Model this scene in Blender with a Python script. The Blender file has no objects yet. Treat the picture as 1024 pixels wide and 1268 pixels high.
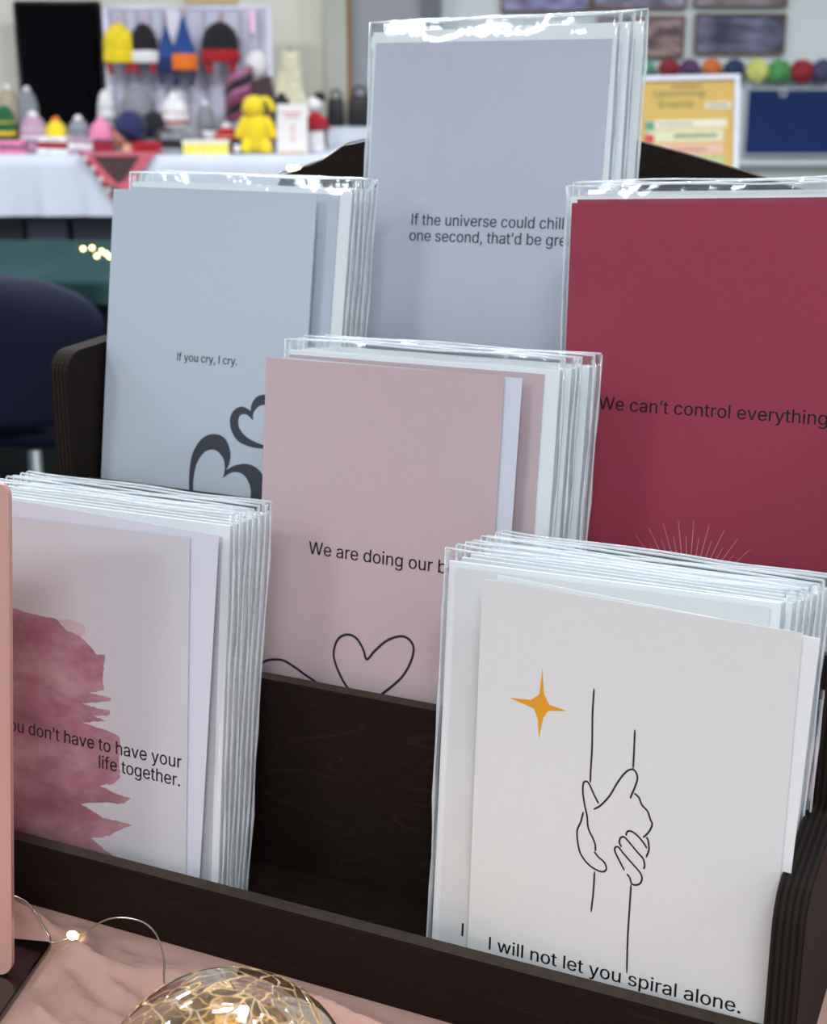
import bpy, bmesh, math, random
from math import sin, cos, tan, pi, radians
from mathutils import Matrix, Vector, noise
from mathutils.geometry import tessellate_polygon
random.seed(7)
SC = bpy.context.scene
COL = SC.collection

# ---------------------------------------------------------------- camera
EYE = 1.1135                      # eye height over the hall floor (table top is at 0.74)
cam_d = bpy.data.cameras.new('camera')
cam = bpy.data.objects.new('camera', cam_d); COL.objects.link(cam)
cam.location = (0, 0, EYE)
cam.rotation_euler = (radians(90 - 16.7), 0, 0)
cam_d.sensor_fit = 'HORIZONTAL'
cam_d.sensor_width = 36.0
cam_d.lens = 36.0 * 1760 / 1024
cam_d.clip_start = 0.02; cam_d.clip_end = 60
cam_d.dof.use_dof = True
cam_d.dof.focus_distance = 0.585
cam_d.dof.aperture_fstop = 19
cam_d.dof.aperture_blades = 7
SC.camera = cam

# ---------------------------------------------------------------- world and light
world = bpy.data.worlds.new('world'); SC.world = world; world.use_nodes = True
bg = world.node_tree.nodes['Background']
bg.inputs[0].default_value = (0.80, 0.87, 1.0, 1); bg.inputs[1].default_value = 0.75

def area(name, loc, rot, sx, sy, power, color):
    d = bpy.data.lights.new(name, 'AREA'); d.shape = 'RECTANGLE'; d.size = sx; d.size_y = sy
    d.energy = power; d.color = color
    o = bpy.data.objects.new(name, d); COL.objects.link(o)
    o.location = loc; o.rotation_euler = rot
    return o
# rows of fluorescent ceiling fittings
for x in (-3.2, 0.0, 3.2):
    for y, p in ((-2.0, 70), (2.2, 90), (6.0, 125)):
        area('ceiling_lamp', (x, y, 3.42), (0, 0, 0), 1.2, 0.6, p, (0.96, 0.985, 1.0))
SC.view_settings.view_transform = 'Standard'
SC.view_settings.look = 'None'
SC.view_settings.gamma = 1.0
SC.view_settings.use_curve_mapping = False
SC.view_settings.exposure = 0.0
SC.cycles.transparent_max_bounces = 32
SC.cycles.max_bounces = 10

# ---------------------------------------------------------------- materials
def lin(c):
    return tuple(((x / 255) / 12.92 if x / 255 <= 0.04045 else ((x / 255 + 0.055) / 1.055) ** 2.4) for x in c) + (1,)
MATS = {}
def mat(name, rgb, rough=0.7, metal=0.0, var=0.12, scale=40.0, bump=0.0, bscale=200.0, sheen=0.0, spec=0.5, emit=0.0, coat=0.0):
    """procedural: colour broken up by noise, fine relief by bump"""
    if name in MATS: return MATS[name]
    m = bpy.data.materials.new(name); m.use_nodes = True; nt = m.node_tree; N = nt.nodes; L = nt.links
    b = N['Principled BSDF']; c = lin(rgb)
    tc = N.new('ShaderNodeTexCoord'); nz = N.new('ShaderNodeTexNoise'); nz.inputs['Scale'].default_value = scale
    nz.inputs['Detail'].default_value = 3
    L.new(tc.outputs['Object'], nz.inputs['Vector'])
    mx = N.new('ShaderNodeMix'); mx.data_type = 'RGBA'
    mx.inputs[6].default_value = tuple(min(1, x * (1 - var)) for x in c[:3]) + (1,)
    mx.inputs[7].default_value = tuple(min(1, x * (1 + var)) for x in c[:3]) + (1,)
    L.new(nz.outputs['Fac'], mx.inputs[0]); L.new(mx.outputs[2], b.inputs['Base Color'])
    b.inputs['Roughness'].default_value = rough; b.inputs['Metallic'].default_value = metal
    b.inputs['Specular IOR Level'].default_value = spec
    if sheen: b.inputs['Sheen Weight'].default_value = sheen
    if coat: b.inputs['Coat Weight'].default_value = coat; b.inputs['Coat Roughness'].default_value = 0.08
    if emit:
        b.inputs['Emission Color'].default_value = c; b.inputs['Emission Strength'].default_value = emit
    if bump:
        n2 = N.new('ShaderNodeTexNoise'); n2.inputs['Scale'].default_value = bscale
        L.new(tc.outputs['Object'], n2.inputs['Vector'])
        bp = N.new('ShaderNodeBump'); bp.inputs['Strength'].default_value = bump; bp.inputs['Distance'].default_value = 0.001
        L.new(n2.outputs['Fac'], bp.inputs['Height']); L.new(bp.outputs[0], b.inputs['Normal'])
    MATS[name] = m
    return m
def paper(name, rgb, rough=0.75):
    return mat(name, rgb, rough, var=0.02, scale=900, bump=0.12, bscale=2500, spec=0.25)

def wood(name, base, light, ply=False, axis='X', sc=(5, 22, 22)):
    m = bpy.data.materials.new(name); m.use_nodes = True; N = m.node_tree.nodes; L = m.node_tree.links
    b = N['Principled BSDF']; tc = N.new('ShaderNodeTexCoord')
    mp = N.new('ShaderNodeMapping'); L.new(tc.outputs['Object'], mp.inputs[0])
    mp.inputs['Scale'].default_value = sc if axis == 'X' else (22, 22, 5)
    nz = N.new('ShaderNodeTexNoise'); nz.inputs['Scale'].default_value = 1.6; nz.inputs['Detail'].default_value = 2
    L.new(mp.outputs[0], nz.inputs['Vector'])
    # contour lines of a stretched noise field: the flame figure of the veneer
    mul = N.new('ShaderNodeMath'); mul.operation = 'MULTIPLY'; mul.inputs[1].default_value = 7.0
    L.new(nz.outputs['Fac'], mul.inputs[0])
    fr = N.new('ShaderNodeMath'); fr.operation = 'FRACT'; L.new(mul.outputs[0], fr.inputs[0])
    rp = N.new('ShaderNodeValToRGB'); rp.color_ramp.elements[0].position = 0.0
    rp.color_ramp.elements[0].color = (1, 1, 1, 1); rp.color_ramp.elements[1].position = 0.09; rp.color_ramp.elements[1].color = (0, 0, 0, 1)
    L.new(fr.outputs[0], rp.inputs[0])
    fine = N.new('ShaderNodeTexNoise'); fine.inputs['Scale'].default_value = 30; fine.inputs['Detail'].default_value = 5
    L.new(mp.outputs[0], fine.inputs['Vector'])
    m1 = N.new('ShaderNodeMix'); m1.data_type = 'RGBA'; c = lin(base); d = lin(light)
    m1.inputs[6].default_value = tuple(x * 0.55 for x in c[:3]) + (1,); m1.inputs[7].default_value = tuple(x * 1.5 for x in c[:3]) + (1,)
    L.new(fine.outputs['Fac'], m1.inputs[0])
    m2 = N.new('ShaderNodeMix'); m2.data_type = 'RGBA'; m2.inputs[7].default_value = d
    L.new(m1.outputs[2], m2.inputs[6])
    k = N.new('ShaderNodeMath'); k.operation = 'MULTIPLY'; k.inputs[1].default_value = 0.11
    L.new(rp.outputs[0], k.inputs[0]); L.new(k.outputs[0], m2.inputs[0])
    out = m2.outputs[2]
    if ply:
        wv = N.new('ShaderNodeTexWave'); wv.bands_direction = 'X' if axis == 'Z' else 'Y'
        wv.inputs['Scale'].default_value = 125 if axis == 'Z' else 125; wv.inputs['Distortion'].default_value = 0.6
        L.new(tc.outputs['Object'], wv.inputs['Vector'])
        m3 = N.new('ShaderNodeMix'); m3.data_type = 'RGBA'; m3.inputs[6].default_value = lin((16, 11, 9))
        m3.inputs[7].default_value = lin((40, 33, 28)); L.new(wv.outputs['Fac'], m3.inputs[0]); out = m3.outputs[2]
    L.new(out, b.inputs['Base Color']); b.inputs['Roughness'].default_value = 0.7
    b.inputs['Specular IOR Level'].default_value = 0.13
    bp = N.new('ShaderNodeBump'); bp.inputs['Strength'].default_value = 0.25; bp.inputs['Distance'].default_value = 0.0005
    L.new(fine.outputs['Fac'], bp.inputs['Height']); L.new(bp.outputs[0], b.inputs['Normal'])
    return m
WOOD = wood('stained_wood', (31, 21, 17), (104, 72, 52))
WOODV = wood('stained_wood_upright', (29, 20, 17), (66, 48, 38), axis='Z')
WOODL = wood('stained_wood_straight', (30, 20, 16), (84, 62, 46), sc=(1.6, 40, 60))
PLY_V = wood('ply_edge_upright', (40, 30, 25), (80, 60, 48), ply=True, axis='Z')
EDGE = mat('lip_edge_wood', (62, 53, 45), 0.8, var=0.35, scale=260, bump=0.3, bscale=600, spec=0.2)

def film(name, rough=0.07, bump=0.16, tint=(0.995, 0.998, 1.0), gain=0.8, scale=45.0):
    """clear cellophane: see-through with a mirror sheen that grows at grazing angles"""
    m = bpy.data.materials.new(name); m.use_nodes = True; N = m.node_tree.nodes; L = m.node_tree.links
    N.remove(N['Principled BSDF']); out = N['Material Output']
    tr = N.new('ShaderNodeBsdfTransparent'); tr.inputs[0].default_value = tint + (1,)
    gl = N.new('ShaderNodeBsdfGlossy'); gl.inputs['Roughness'].default_value = rough
    gl.inputs['Color'].default_value = (0.93, 0.97, 1, 1)
    fr = N.new('ShaderNodeLayerWeight'); fr.inputs['Blend'].default_value = 0.5
    pw = N.new('ShaderNodeMath'); pw.operation = 'POWER'; pw.inputs[1].default_value = 4.0; L.new(fr.outputs['Facing'], pw.inputs[0])
    mu = N.new('ShaderNodeMath'); mu.operation = 'MULTIPLY_ADD'; mu.inputs[1].default_value = min(1, 1.1 * gain); mu.inputs[2].default_value = 0.055 * gain; mu.use_clamp = True
    L.new(pw.outputs[0], mu.inputs[0])
    tc = N.new('ShaderNodeTexCoord'); mp = N.new('ShaderNodeMapping'); mp.inputs['Scale'].default_value = (1.8, 1.0, 0.5)
    nz = N.new('ShaderNodeTexNoise'); nz.inputs['Scale'].default_value = scale; nz.inputs['Detail'].default_value = 2.5
    L.new(tc.outputs['Object'], mp.inputs[0]); L.new(mp.outputs[0], nz.inputs['Vector'])
    bp = N.new('ShaderNodeBump'); bp.inputs['Strength'].default_value = bump; bp.inputs['Distance'].default_value = 0.003
    L.new(nz.outputs['Fac'], bp.inputs['Height'])
    L.new(bp.outputs[0], gl.inputs['Normal']); L.new(bp.outputs[0], fr.inputs['Normal'])
    mx = N.new('ShaderNodeMixShader'); L.new(mu.outputs[0], mx.inputs[0]); L.new(tr.outputs[0], mx.inputs[1]); L.new(gl.outputs[0], mx.inputs[2])
    L.new(mx.outputs[0], out.inputs['Surface'])
    return m
FILM = film('cellophane')
def seal_mat():
    """doubled, heat-sealed cellophane: shiny, its bright highlights put in as white diffuse"""
    m = film('cellophane_seal', rough=0.15, bump=1.0, tint=(1, 1, 1), gain=1.6, scale=110); N = m.node_tree.nodes; L = m.node_tree.links
    out = N['Material Output']; src = out.inputs['Surface'].links[0].from_socket
    df = N.new('ShaderNodeBsdfDiffuse'); df.inputs[0].default_value = (.9, .95, 1, 1)  # bluish white stands in for reflections along folds and seams
    mx = N.new('ShaderNodeMixShader'); mx.inputs[0].default_value = .38
    L.new(src, mx.inputs[1]); L.new(df.outputs[0], mx.inputs[2]); L.new(mx.outputs[0], out.inputs['Surface'])
    return m
SEAL = seal_mat()

# ---------------------------------------------------------------- helpers
def tag(o, label=None, cat=None, group=None, kind=None):
    if label: o['label'] = label
    if cat: o['category'] = cat
    if group: o['group'] = group
    if kind: o['kind'] = kind
    return o
def thing(name, label, cat, M=None, group=None):
    o = bpy.data.objects.new(name, None); COL.objects.link(o); o.empty_display_size = 0.05
    if M is not None: o.matrix_world = M
    return tag(o, label, cat, group)
def link(name, me, m=None, parent=None, label=None, M=None):
    o = bpy.data.objects.new(name, me); COL.objects.link(o)
    if m is not None:
        for x in (m if isinstance(m, (list, tuple)) else [m]): me.materials.append(x)
    if parent is not None: o.parent = parent
    if M is not None: o.matrix_local = M
    if label: o['label'] = label
    return o
def obj(name, bm, m, parent=None, label=None, smooth=False, M=None):
    me = bpy.data.meshes.new(name); bm.normal_update(); bm.to_mesh(me); bm.free()
    if smooth:
        for p in me.polygons: p.use_smooth = True
    return link(name, me, m, parent, label, M)
def T(x, y, z): return Matrix.Translation((x, y, z))
def R(a, ax): return Matrix.Rotation(radians(a), 4, ax)
def box(bm, x0, x1, y0, y1, z0, z1, M=None, mi=0, bev=0.0):
    v = [bm.verts.new((x, y, z)) for x in (x0, x1) for y in (y0, y1) for z in (z0, z1)]
    if M is not None:
        for q in v: q.co = M @ q.co
    fs = [(0, 1, 3, 2), (4, 6, 7, 5), (0, 4, 5, 1), (2, 3, 7, 6), (0, 2, 6, 4), (1, 5, 7, 3)]
    fc = [bm.faces.new([v[i] for i in f]) for f in fs]
    for f in fc: f.material_index = mi
    if bev:
        es = list({e for f in fc for e in f.edges})
        bmesh.ops.bevel(bm, geom=es, offset=bev, segments=2, profile=0.6, affect='EDGES')
    return fc
def bbox(*a, **k):
    bm = bmesh.new(); box(bm, *a, **k); return bm
def lathe(bm, prof, n=24, M=None, rib=0.0, ribs=0, sx=1, sy=1):
    rings = []
    for (r, z) in prof:
        ring = []
        for i in range(n):
            a = 2 * pi * i / n; rr = max(r, 1e-5) * (1 + (rib * (1 if (i * ribs // n) % 2 else -1) if ribs else 0))
            p = Vector((rr * cos(a) * sx, rr * sin(a) * sy, z))
            ring.append(bm.verts.new(M @ p if M is not None else p))
        rings.append(ring)
    for a, b in zip(rings, rings[1:]):
        for i in range(n):
            bm.faces.new((a[i], a[(i + 1) % n], b[(i + 1) % n], b[i]))
    if prof[0][0] > 1e-4: bm.faces.new(rings[0][::-1])
    if prof[-1][0] > 1e-4: bm.faces.new(rings[-1])
    return bm
def ball(bm, c, r, n=16, sq=(1, 1, 1), lump=0.0, seed=0):
    res = bmesh.ops.create_uvsphere(bm, u_segments=n, v_segments=max(6, n // 2 + 2), radius=1)
    for v in res['verts']:
        d = v.co.copy(); k = 1 + (lump * noise.noise(d * 2.2 + Vector((seed, 0, 0))) if lump else 0)
        v.co = Vector((c[0] + d.x * r * k * sq[0], c[1] + d.y * r * k * sq[1], c[2] + d.z * r * k * sq[2]))
    return bm
def tube(bm, pts, r, n=8, closed=False):
    pts = [Vector(p) for p in pts]; rings = []; up = Vector((0.123, 0.31, 0.94)).normalized()
    for i, p in enumerate(pts):
        a = pts[max(i - 1, 0)]; b = pts[min(i + 1, len(pts) - 1)]
        if closed: a = pts[i - 1]; b = pts[(i + 1) % len(pts)]
        d = (b - a).normalized(); s = d.cross(up).normalized(); u = s.cross(d).normalized()
        rr = r[i] if isinstance(r, (list, tuple)) else r
        rings.append([bm.verts.new(p + (s * cos(2 * pi * k / n) + u * sin(2 * pi * k / n)) * rr) for k in range(n)])
    m = len(rings)
    for i in range(m if closed else m - 1):
        a, b = rings[i], rings[(i + 1) % m]
        for k in range(n): bm.faces.new((a[k], a[(k + 1) % n], b[(k + 1) % n], b[k]))
    if not closed: bm.faces.new(rings[0][::-1]); bm.faces.new(rings[-1])
    return bm
def smooth_path(pts, k=6):
    """Catmull-Rom through the points"""
    P = [Vector(p) for p in pts]
    if len(P) < 3: return P
    P = [P[0] * 2 - P[1]] + P + [P[-1] * 2 - P[-2]]; out = []
    for i in range(1, len(P) - 2):
        for j in range(k):
            t = j / k; a, b, c, d = P[i - 1:i + 3]
            out.append(0.5 * ((2 * b) + (c - a) * t + (2 * a - 5 * b + 4 * c - d) * t * t + (3 * b - a - 3 * c + d) * t ** 3))
    out.append(P[-2]); return out
def fill(bm, loops, th=0.00004, y=0.0, mi=0):
    """flat shape in the x,z plane facing -y; loops = outer, then holes"""
    tri = tessellate_polygon([[Vector((p[0], p[1], 0)) for p in lp] for lp in loops])
    fl = [p for lp in loops for p in lp]
    vs = [bm.verts.new((p[0], y - th, p[1])) for p in fl]
    for t in tri:
        a, b, c = (fl[i] for i in t)
        ar = (b[0] - a[0]) * (c[1] - a[1]) - (c[0] - a[0]) * (b[1] - a[1])
        if abs(ar) < 1e-14: continue
        try: f = bm.faces.new([vs[i] for i in (t if ar > 0 else t[::-1])]); f.material_index = mi
        except ValueError: pass
def ribbon(bm, pts, w, th=0.00004, k=6, smooth=True):
    P = smooth_path([(p[0], p[1], 0) for p in pts], k) if smooth else [Vector((p[0], p[1], 0)) for p in pts]
    L_, R_ = [], []
    for i, p in enumerate(P):
        d = (P[min(i + 1, len(P) - 1)] - P[max(i - 1, 0)]).normalized(); n = Vector((-d.y, d.x, 0))
        ww = w * (0.55 if i in (0, len(P) - 1) else 1) / 2
        L_.append(bm.verts.new((p.x + n.x * ww, -th, p.y + n.y * ww))); R_.append(bm.verts.new((p.x - n.x * ww, -th, p.y - n.y * ww)))
    for i in range(len(P) - 1):
        bm.faces.new((R_[i], R_[i + 1], L_[i + 1], L_[i]))
def prism_yz(bm, prof, x0, x1, mi_edge=0, mi_face=0):
    a = [bm.verts.new((x0, p[0], p[1])) for p in prof]; b = [bm.verts.new((x1, p[0], p[1])) for p in prof]
    n = len(prof)
    for i in range(n):
        f = bm.faces.new((a[i], a[(i + 1) % n], b[(i + 1) % n], b[i])); f.material_index = mi_edge
    f = bm.faces.new(a[::-1]); f.material_index = mi_face; f = bm.faces.new(b); f.material_index = mi_face
    bmesh.ops.recalc_face_normals(bm, faces=bm.faces[:])
GLYPH = {",":[188,[[38,-119,68,71,137,71,84,-119]]],".":[188,[[95,-4,83,-3,73,1,63,9,55,18,51,29,50,41,51,53,55,64,63,73,73,81,83,85,95,87,107,85,118,81,128,73,135,64,140,53,141,41,140,29,135,18,128,9,118,1,107,-3]]],"E":[419,[[60,0,60,509,372,509,372,452,125,452,125,286,355,286,355,229,125,229,125,57,375,57,375,0]]],"I":[181,[[60,0,60,509,121,509,121,0]]],"U":[517,[[259,-8,220,-6,186,2,154,15,126,33,103,55,85,80,71,108,63,140,60,173,60,509,124,509,124,178,126,155,132,133,141,113,153,95,169,80,187,68,208,59,232,53,259,52,285,53,309,59,331,68,349,80,364,95,377,113,385,133,391,155,393,178,393,509,457,509,457,173,454,140,446,108,433,80,414,55,391,33,363,15,332,2,297,-6]]],"W":[686,[[155,0,16,509,82,509,163,196,167,179,172,162,175,145,187,94,190,76,194,58,197,40,189,40,193,58,196,76,200,94,203,111,207,128,211,145,224,196,306,509,380,509,462,196,466,179,470,162,474,145,486,94,490,76,494,58,497,40,488,40,492,58,495,76,499,94,503,111,506,128,510,145,523,196,603,509,670,509,530,0,455,0,368,323,362,345,357,368,351,391,346,417,341,445,336,475,350,475,345,446,340,420,335,395,330,371,324,347,318,323,230,0]]],"Y":[472,[[203,0,203,208,16,509,91,509,192,344,203,327,213,309,222,292,231,274,240,254,250,230,224,230,233,254,242,275,251,293,260,310,270,327,280,344,381,509,455,509,268,208,268,0]]],"a":[389,[[160,-9,137,-7,115,-3,94,5,76,15,60,29,48,45,38,63,32,84,30,108,32,128,36,146,43,161,53,174,64,184,78,193,92,200,108,206,125,211,143,214,161,217,178,220,234,227,247,229,257,231,265,235,271,240,274,246,276,255,276,257,275,272,272,285,267,297,260,307,251,315,240,322,227,327,212,330,196,331,178,330,163,327,149,322,137,316,127,309,118,301,110,292,104,283,100,274,41,291,51,313,64,331,79,346,95,358,114,368,133,375,153,380,173,383,194,384,208,384,223,382,239,379,255,375,271,369,286,360,300,350,312,336,322,320,330,301,335,278,337,251,337,0,277,0,277,52,272,52,267,43,260,34,252,25,242,16,229,8,215,1,199,-4,181,-7],[170,45,192,47,211,51,228,59,242,68,254,80,263,93,270,108,274,122,276,138,276,190,272,187,267,184,259,182,251,180,241,178,231,176,200,171,175,168,161,166,147,163,134,159,122,153,112,147,103,139,97,130,93,118,92,105,93,93,96,82,102,72,109,64,119,57,130,52,142,48,156,46]]],"b":[424,[[229,-8,208,-7,189,-3,172,4,159,12,147,21,138,31,130,41,123,50,118,59,112,59,112,0,53,0,53,509,114,509,114,319,118,319,123,327,130,336,137,346,147,355,158,364,171,373,188,379,207,383,229,384,259,382,287,374,313,361,335,342,354,320,370,293,381,261,388,227,390,189,388,151,381,116,370,84,355,57,336,34,313,16,288,3,260,-6],[220,47,242,49,262,55,279,66,294,80,306,97,316,117,323,139,327,163,328,189,327,215,323,239,316,261,307,281,295,298,280,311,262,322,243,328,220,330,198,328,178,322,161,312,147,299,134,282,125,263,118,241,114,216,113,189,114,162,118,138,125,115,135,95,147,78,162,65,179,55,198,49]]],"c":[396,[[207,-8,174,-5,144,3,117,16,93,35,72,58,56,85,44,116,37,150,34,187,37,225,44,260,56,291,72,318,93,341,117,360,144,374,174,382,207,384,226,384,243,381,260,377,276,371,291,364,305,356,318,346,330,335,340,322,349,308,356,293,362,277,303,262,300,272,295,281,290,289,284,297,278,304,270,311,261,316,252,321,242,325,231,328,220,329,207,330,184,328,163,321,145,310,130,296,118,278,108,258,102,236,98,212,96,187,98,163,102,139,108,117,118,97,130,80,145,66,163,55,184,49,207,46,220,47,232,49,243,52,253,55,262,60,271,66,279,73,285,80,292,89,297,98,301,107,304,117,363,102,357,86,350,70,341,56,331,43,319,32,306,21,292,12,277,5,261,-1,244,-5,226,-7]]],"d":[424,[[195,-8,165,-6,137,3,111,16,89,34,70,57,55,84,43,116,36,151,34,189,36,227,43,261,55,293,70,320,89,342,112,361,137,374,165,382,196,384,218,383,237,379,253,373,267,364,278,355,287,346,295,336,301,327,306,319,311,319,311,509,372,509,372,0,313,0,313,59,307,59,301,50,295,41,287,31,277,21,266,12,252,4,236,-3,217,-7],[205,47,226,49,246,55,263,65,278,78,290,95,299,115,306,138,310,162,312,189,310,216,306,241,300,263,290,282,278,299,263,312,246,322,227,328,205,330,182,328,162,322,145,311,130,298,118,281,108,261,102,239,98,215,96,189,98,163,102,139,109,117,118,97,130,80,145,66,162,55,182,49]]],"e":[404,[[212,-8,177,-5,145,3,117,16,92,35,72,58,56,85,44,116,37,150,34,187,36,224,44,258,55,290,71,317,91,340,115,359,142,373,172,382,205,384,226,383,246,380,266,374,285,366,303,355,319,341,334,324,347,305,357,282,365,256,370,227,371,194,371,169,75,169,75,221,338,221,310,202,308,226,304,248,298,269,288,286,277,301,263,314,246,323,227,328,205,330,183,328,164,323,146,313,131,301,119,286,109,270,102,251,97,231,96,211,96,178,98,151,102,127,110,106,121,88,135,73,151,61,169,53,190,48,212,46,227,47,241,49,254,53,265,58,276,65,285,73,294,82,300,93,306,105,365,91,358,72,348,55,335,39,320,26,302,14,283,4,261,-3,237,-7]]],"f":[254,[[228,379,228,327,6,327,6,379],[81,0,81,432,82,452,87,470,96,486,107,499,120,510,135,519,152,525,169,529,187,530,201,530,212,529,222,527,231,525,238,523,243,521,227,468,215,472,209,473,202,474,195,474,178,472,164,468,154,460,147,449,143,435,142,419,142,0]]],"g":[425,[[207,-151,180,-149,156,-146,134,-140,114,-132,97,-122,82,-110,70,-97,59,-84,51,-69,101,-41,107,-49,114,-57,122,-66,131,-74,142,-82,154,-88,169,-93,187,-96,207,-97,236,-95,261,-87,282,-75,298,-58,308,-34,311,-6,311,68,306,68,301,60,294,51,287,41,277,32,266,23,252,16,236,10,217,6,195,5,165,7,138,14,113,27,90,43,71,65,55,90,43,120,36,154,34,191,36,229,43,263,55,293,71,320,90,342,112,361,138,374,166,382,196,384,218,383,237,379,253,373,267,365,279,356,288,346,296,336,302,327,308,319,313,319,313,379,372,379,372,-9,370,-40,363,-67,350,-90,334,-109,314,-124,291,-136,265,-144,237,-149],[205,59,227,61,246,66,264,75,278,87,290,103,300,121,307,142,311,166,312,193,311,219,307,242,300,264,291,283,279,299,264,312,247,322,227,328,205,330,182,328,163,322,145,312,130,298,118,282,109,262,102,241,98,218,96,193,98,167,102,144,109,123,118,104,131,88,145,76,163,66,183,61]]],"h":[410,[[114,227,114,0,53,0,53,509,114,509,114,287,102,287,116,319,132,344,152,362,175,374,200,382,227,384,252,383,275,377,295,369,313,356,328,340,341,321,350,298,355,271,357,240,357,0,296,0,296,235,293,263,286,286,273,304,256,318,235,326,210,329,192,328,176,324,161,317,147,308,136,297,126,283,119,266,115,248]]],"i":[167,[[53,0,53,379,114,379,114,0],[84,443,73,444,63,448,54,455,47,463,43,472,41,483,43,494,47,504,54,512,63,518,73,522,84,524,95,522,105,518,114,512,121,504,125,494,126,483,125,472,121,463,114,455,105,448,95,444]]],"l":[167,[[53,0,53,509,114,509,114,0]]],"m":[610,[[53,0,53,379,112,379,112,295,108,295,114,314,122,331,132,346,144,358,158,368,172,376,187,382,203,385,219,386,245,383,268,375,287,361,303,342,314,320,321,295,312,295,318,312,326,329,337,343,350,356,364,366,381,375,398,381,417,385,437,386,458,385,478,380,497,372,514,361,529,346,541,328,550,307,555,283,557,255,557,0,496,0,496,254,493,279,485,298,473,313,456,323,438,329,419,330,402,329,387,326,374,320,363,312,353,302,345,290,340,277,336,263,335,247,335,0,274,0,274,260,272,280,265,297,253,311,238,322,220,328,199,330,185,329,171,326,158,320,145,312,135,302,126,289,119,274,115,257,114,238,114,0]]],"n":[410,[[114,227,114,0,53,0,53,379,112,379,112,287,102,287,116,319,132,344,152,362,175,374,200,382,227,384,252,383,275,377,295,369,313,356,328,340,341,321,350,298,355,271,357,240,357,0,296,0,296,235,293,263,286,286,273,304,256,318,235,326,210,329,192,328,176,324,161,317,147,308,136,297,126,283,119,266,115,248]]],"o":[415,[[207,-8,174,-5,144,3,117,16,93,35,72,58,56,85,44,116,37,150,34,187,37,225,44,260,56,291,72,318,93,341,117,360,144,374,174,382,207,384,241,382,271,374,299,360,323,341,343,318,359,291,371,260,379,225,381,187,379,150,371,116,359,85,343,58,323,35,299,16,271,3,241,-5],[207,46,231,49,252,55,270,66,285,80,298,97,307,117,314,139,318,163,319,187,318,212,314,236,307,258,298,278,285,296,270,310,252,321,231,328,207,330,184,328,163,321,145,310,130,296,118,278,108,258,102,236,98,212,96,187,98,163,102,139,108,117,118,97,130,80,145,66,163,55,184,49]]],"p":[424,[[53,-143,53,379,112,379,112,319,118,319,123,327,130,336,137,346,147,355,158,364,171,373,188,379,207,383,229,384,259,382,287,374,313,361,335,342,354,320,370,293,381,261,388,227,390,189,388,151,381,116,370,84,355,57,336,34,313,16,288,3,260,-6,229,-8,208,-7,189,-3,173,4,159,12,147,21,138,31,130,41,124,50,118,59,114,59,114,-143],[220,47,242,49,262,55,279,66,294,80,306,97,316,117,323,139,327,163,328,189,327,215,323,239,316,261,307,281,295,298,280,311,262,322,243,328,220,330,198,328,178,322,161,312,147,299,134,282,125,263,118,241,114,216,113,189,114,162,118,138,125,115,135,95,147,78,162,65,179,55,198,49]]],"r":[259,[[53,0,53,379,112,379,112,321,115,321,124,339,137,354,152,367,171,377,191,383,213,385,229,384,243,384,243,322,230,324,223,325,215,326,207,326,190,324,174,321,159,315,146,306,135,296,126,284,119,269,115,254,114,237,114,0]]],"s":[365,[[182,-8,157,-7,133,-3,112,3,93,12,76,24,62,38,50,54,41,73,36,94,94,107,101,87,111,72,124,60,141,52,160,47,181,45,206,47,227,53,244,62,258,74,265,88,268,103,266,115,262,126,254,136,243,144,229,150,212,155,149,170,118,180,92,192,72,208,58,227,50,249,47,274,49,295,55,314,65,332,79,347,95,360,115,370,137,378,161,383,187,384,212,383,234,379,254,372,271,363,286,352,299,339,309,324,318,308,324,290,268,277,262,291,254,304,243,316,228,325,210,331,187,333,166,331,147,326,131,317,119,305,111,292,109,277,110,264,115,253,124,243,136,235,152,229,172,223,229,209,261,200,287,187,306,171,320,153,328,131,331,107,329,85,323,65,312,47,298,31,281,18,260,6,236,-2,210,-7]]],"t":[227,[[204,379,204,327,6,327,6,379],[65,471,126,471,126,98,127,83,130,70,136,61,144,55,156,51,170,50,185,51,202,54,213,2,207,0,200,-2,192,-3,184,-3,176,-4,168,-4,138,-1,113,7,92,21,77,41,68,64,65,93]]],"u":[410,[[182,-5,158,-3,135,2,115,11,97,23,82,39,69,59,60,82,54,109,53,139,53,379,114,379,114,144,116,117,124,94,137,75,154,61,175,53,200,50,218,51,234,55,249,62,263,71,274,83,283,97,290,113,295,132,296,153,296,379,357,379,357,0,298,0,298,92,307,92,294,60,277,35,257,17,234,5,209,-3]]],"v":[389,[[163,0,17,379,84,379,165,155,173,132,180,110,187,87,193,64,199,42,206,21,184,21,191,42,197,64,203,87,209,110,216,132,224,155,305,379,371,379,226,0]]],"w":[567,[[138,0,23,379,87,379,133,214,140,190,147,164,154,137,161,107,168,75,175,41,165,41,172,74,179,105,186,135,192,163,199,189,206,214,252,379,316,379,362,214,368,189,375,163,382,136,388,106,395,75,402,41,391,41,399,75,406,106,413,135,420,163,427,189,434,214,480,379,545,379,429,0,368,0,319,172,305,225,300,243,295,262,291,280,277,338,291,338,277,280,263,225,258,207,253,189,248,172,199,0]]],"y":[389,[[47,-139,61,-86,71,-87,83,-89,94,-90,104,-89,113,-86,122,-81,130,-74,138,-64,145,-51,151,-36,163,-1,17,379,84,379,165,155,173,132,180,109,187,87,193,64,199,42,206,21,184,21,190,42,196,64,202,87,209,110,216,132,224,155,305,379,371,379,204,-58,196,-77,187,-93,177,-107,165,-119,153,-128,139,-136,125,-141,109,-144,91,-145,82,-145,73,-144,65,-143,57,-142,52,-140]]],"’":[177,[[52,318,82,509,151,509,98,318]]]," ":[188,[]]}
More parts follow.
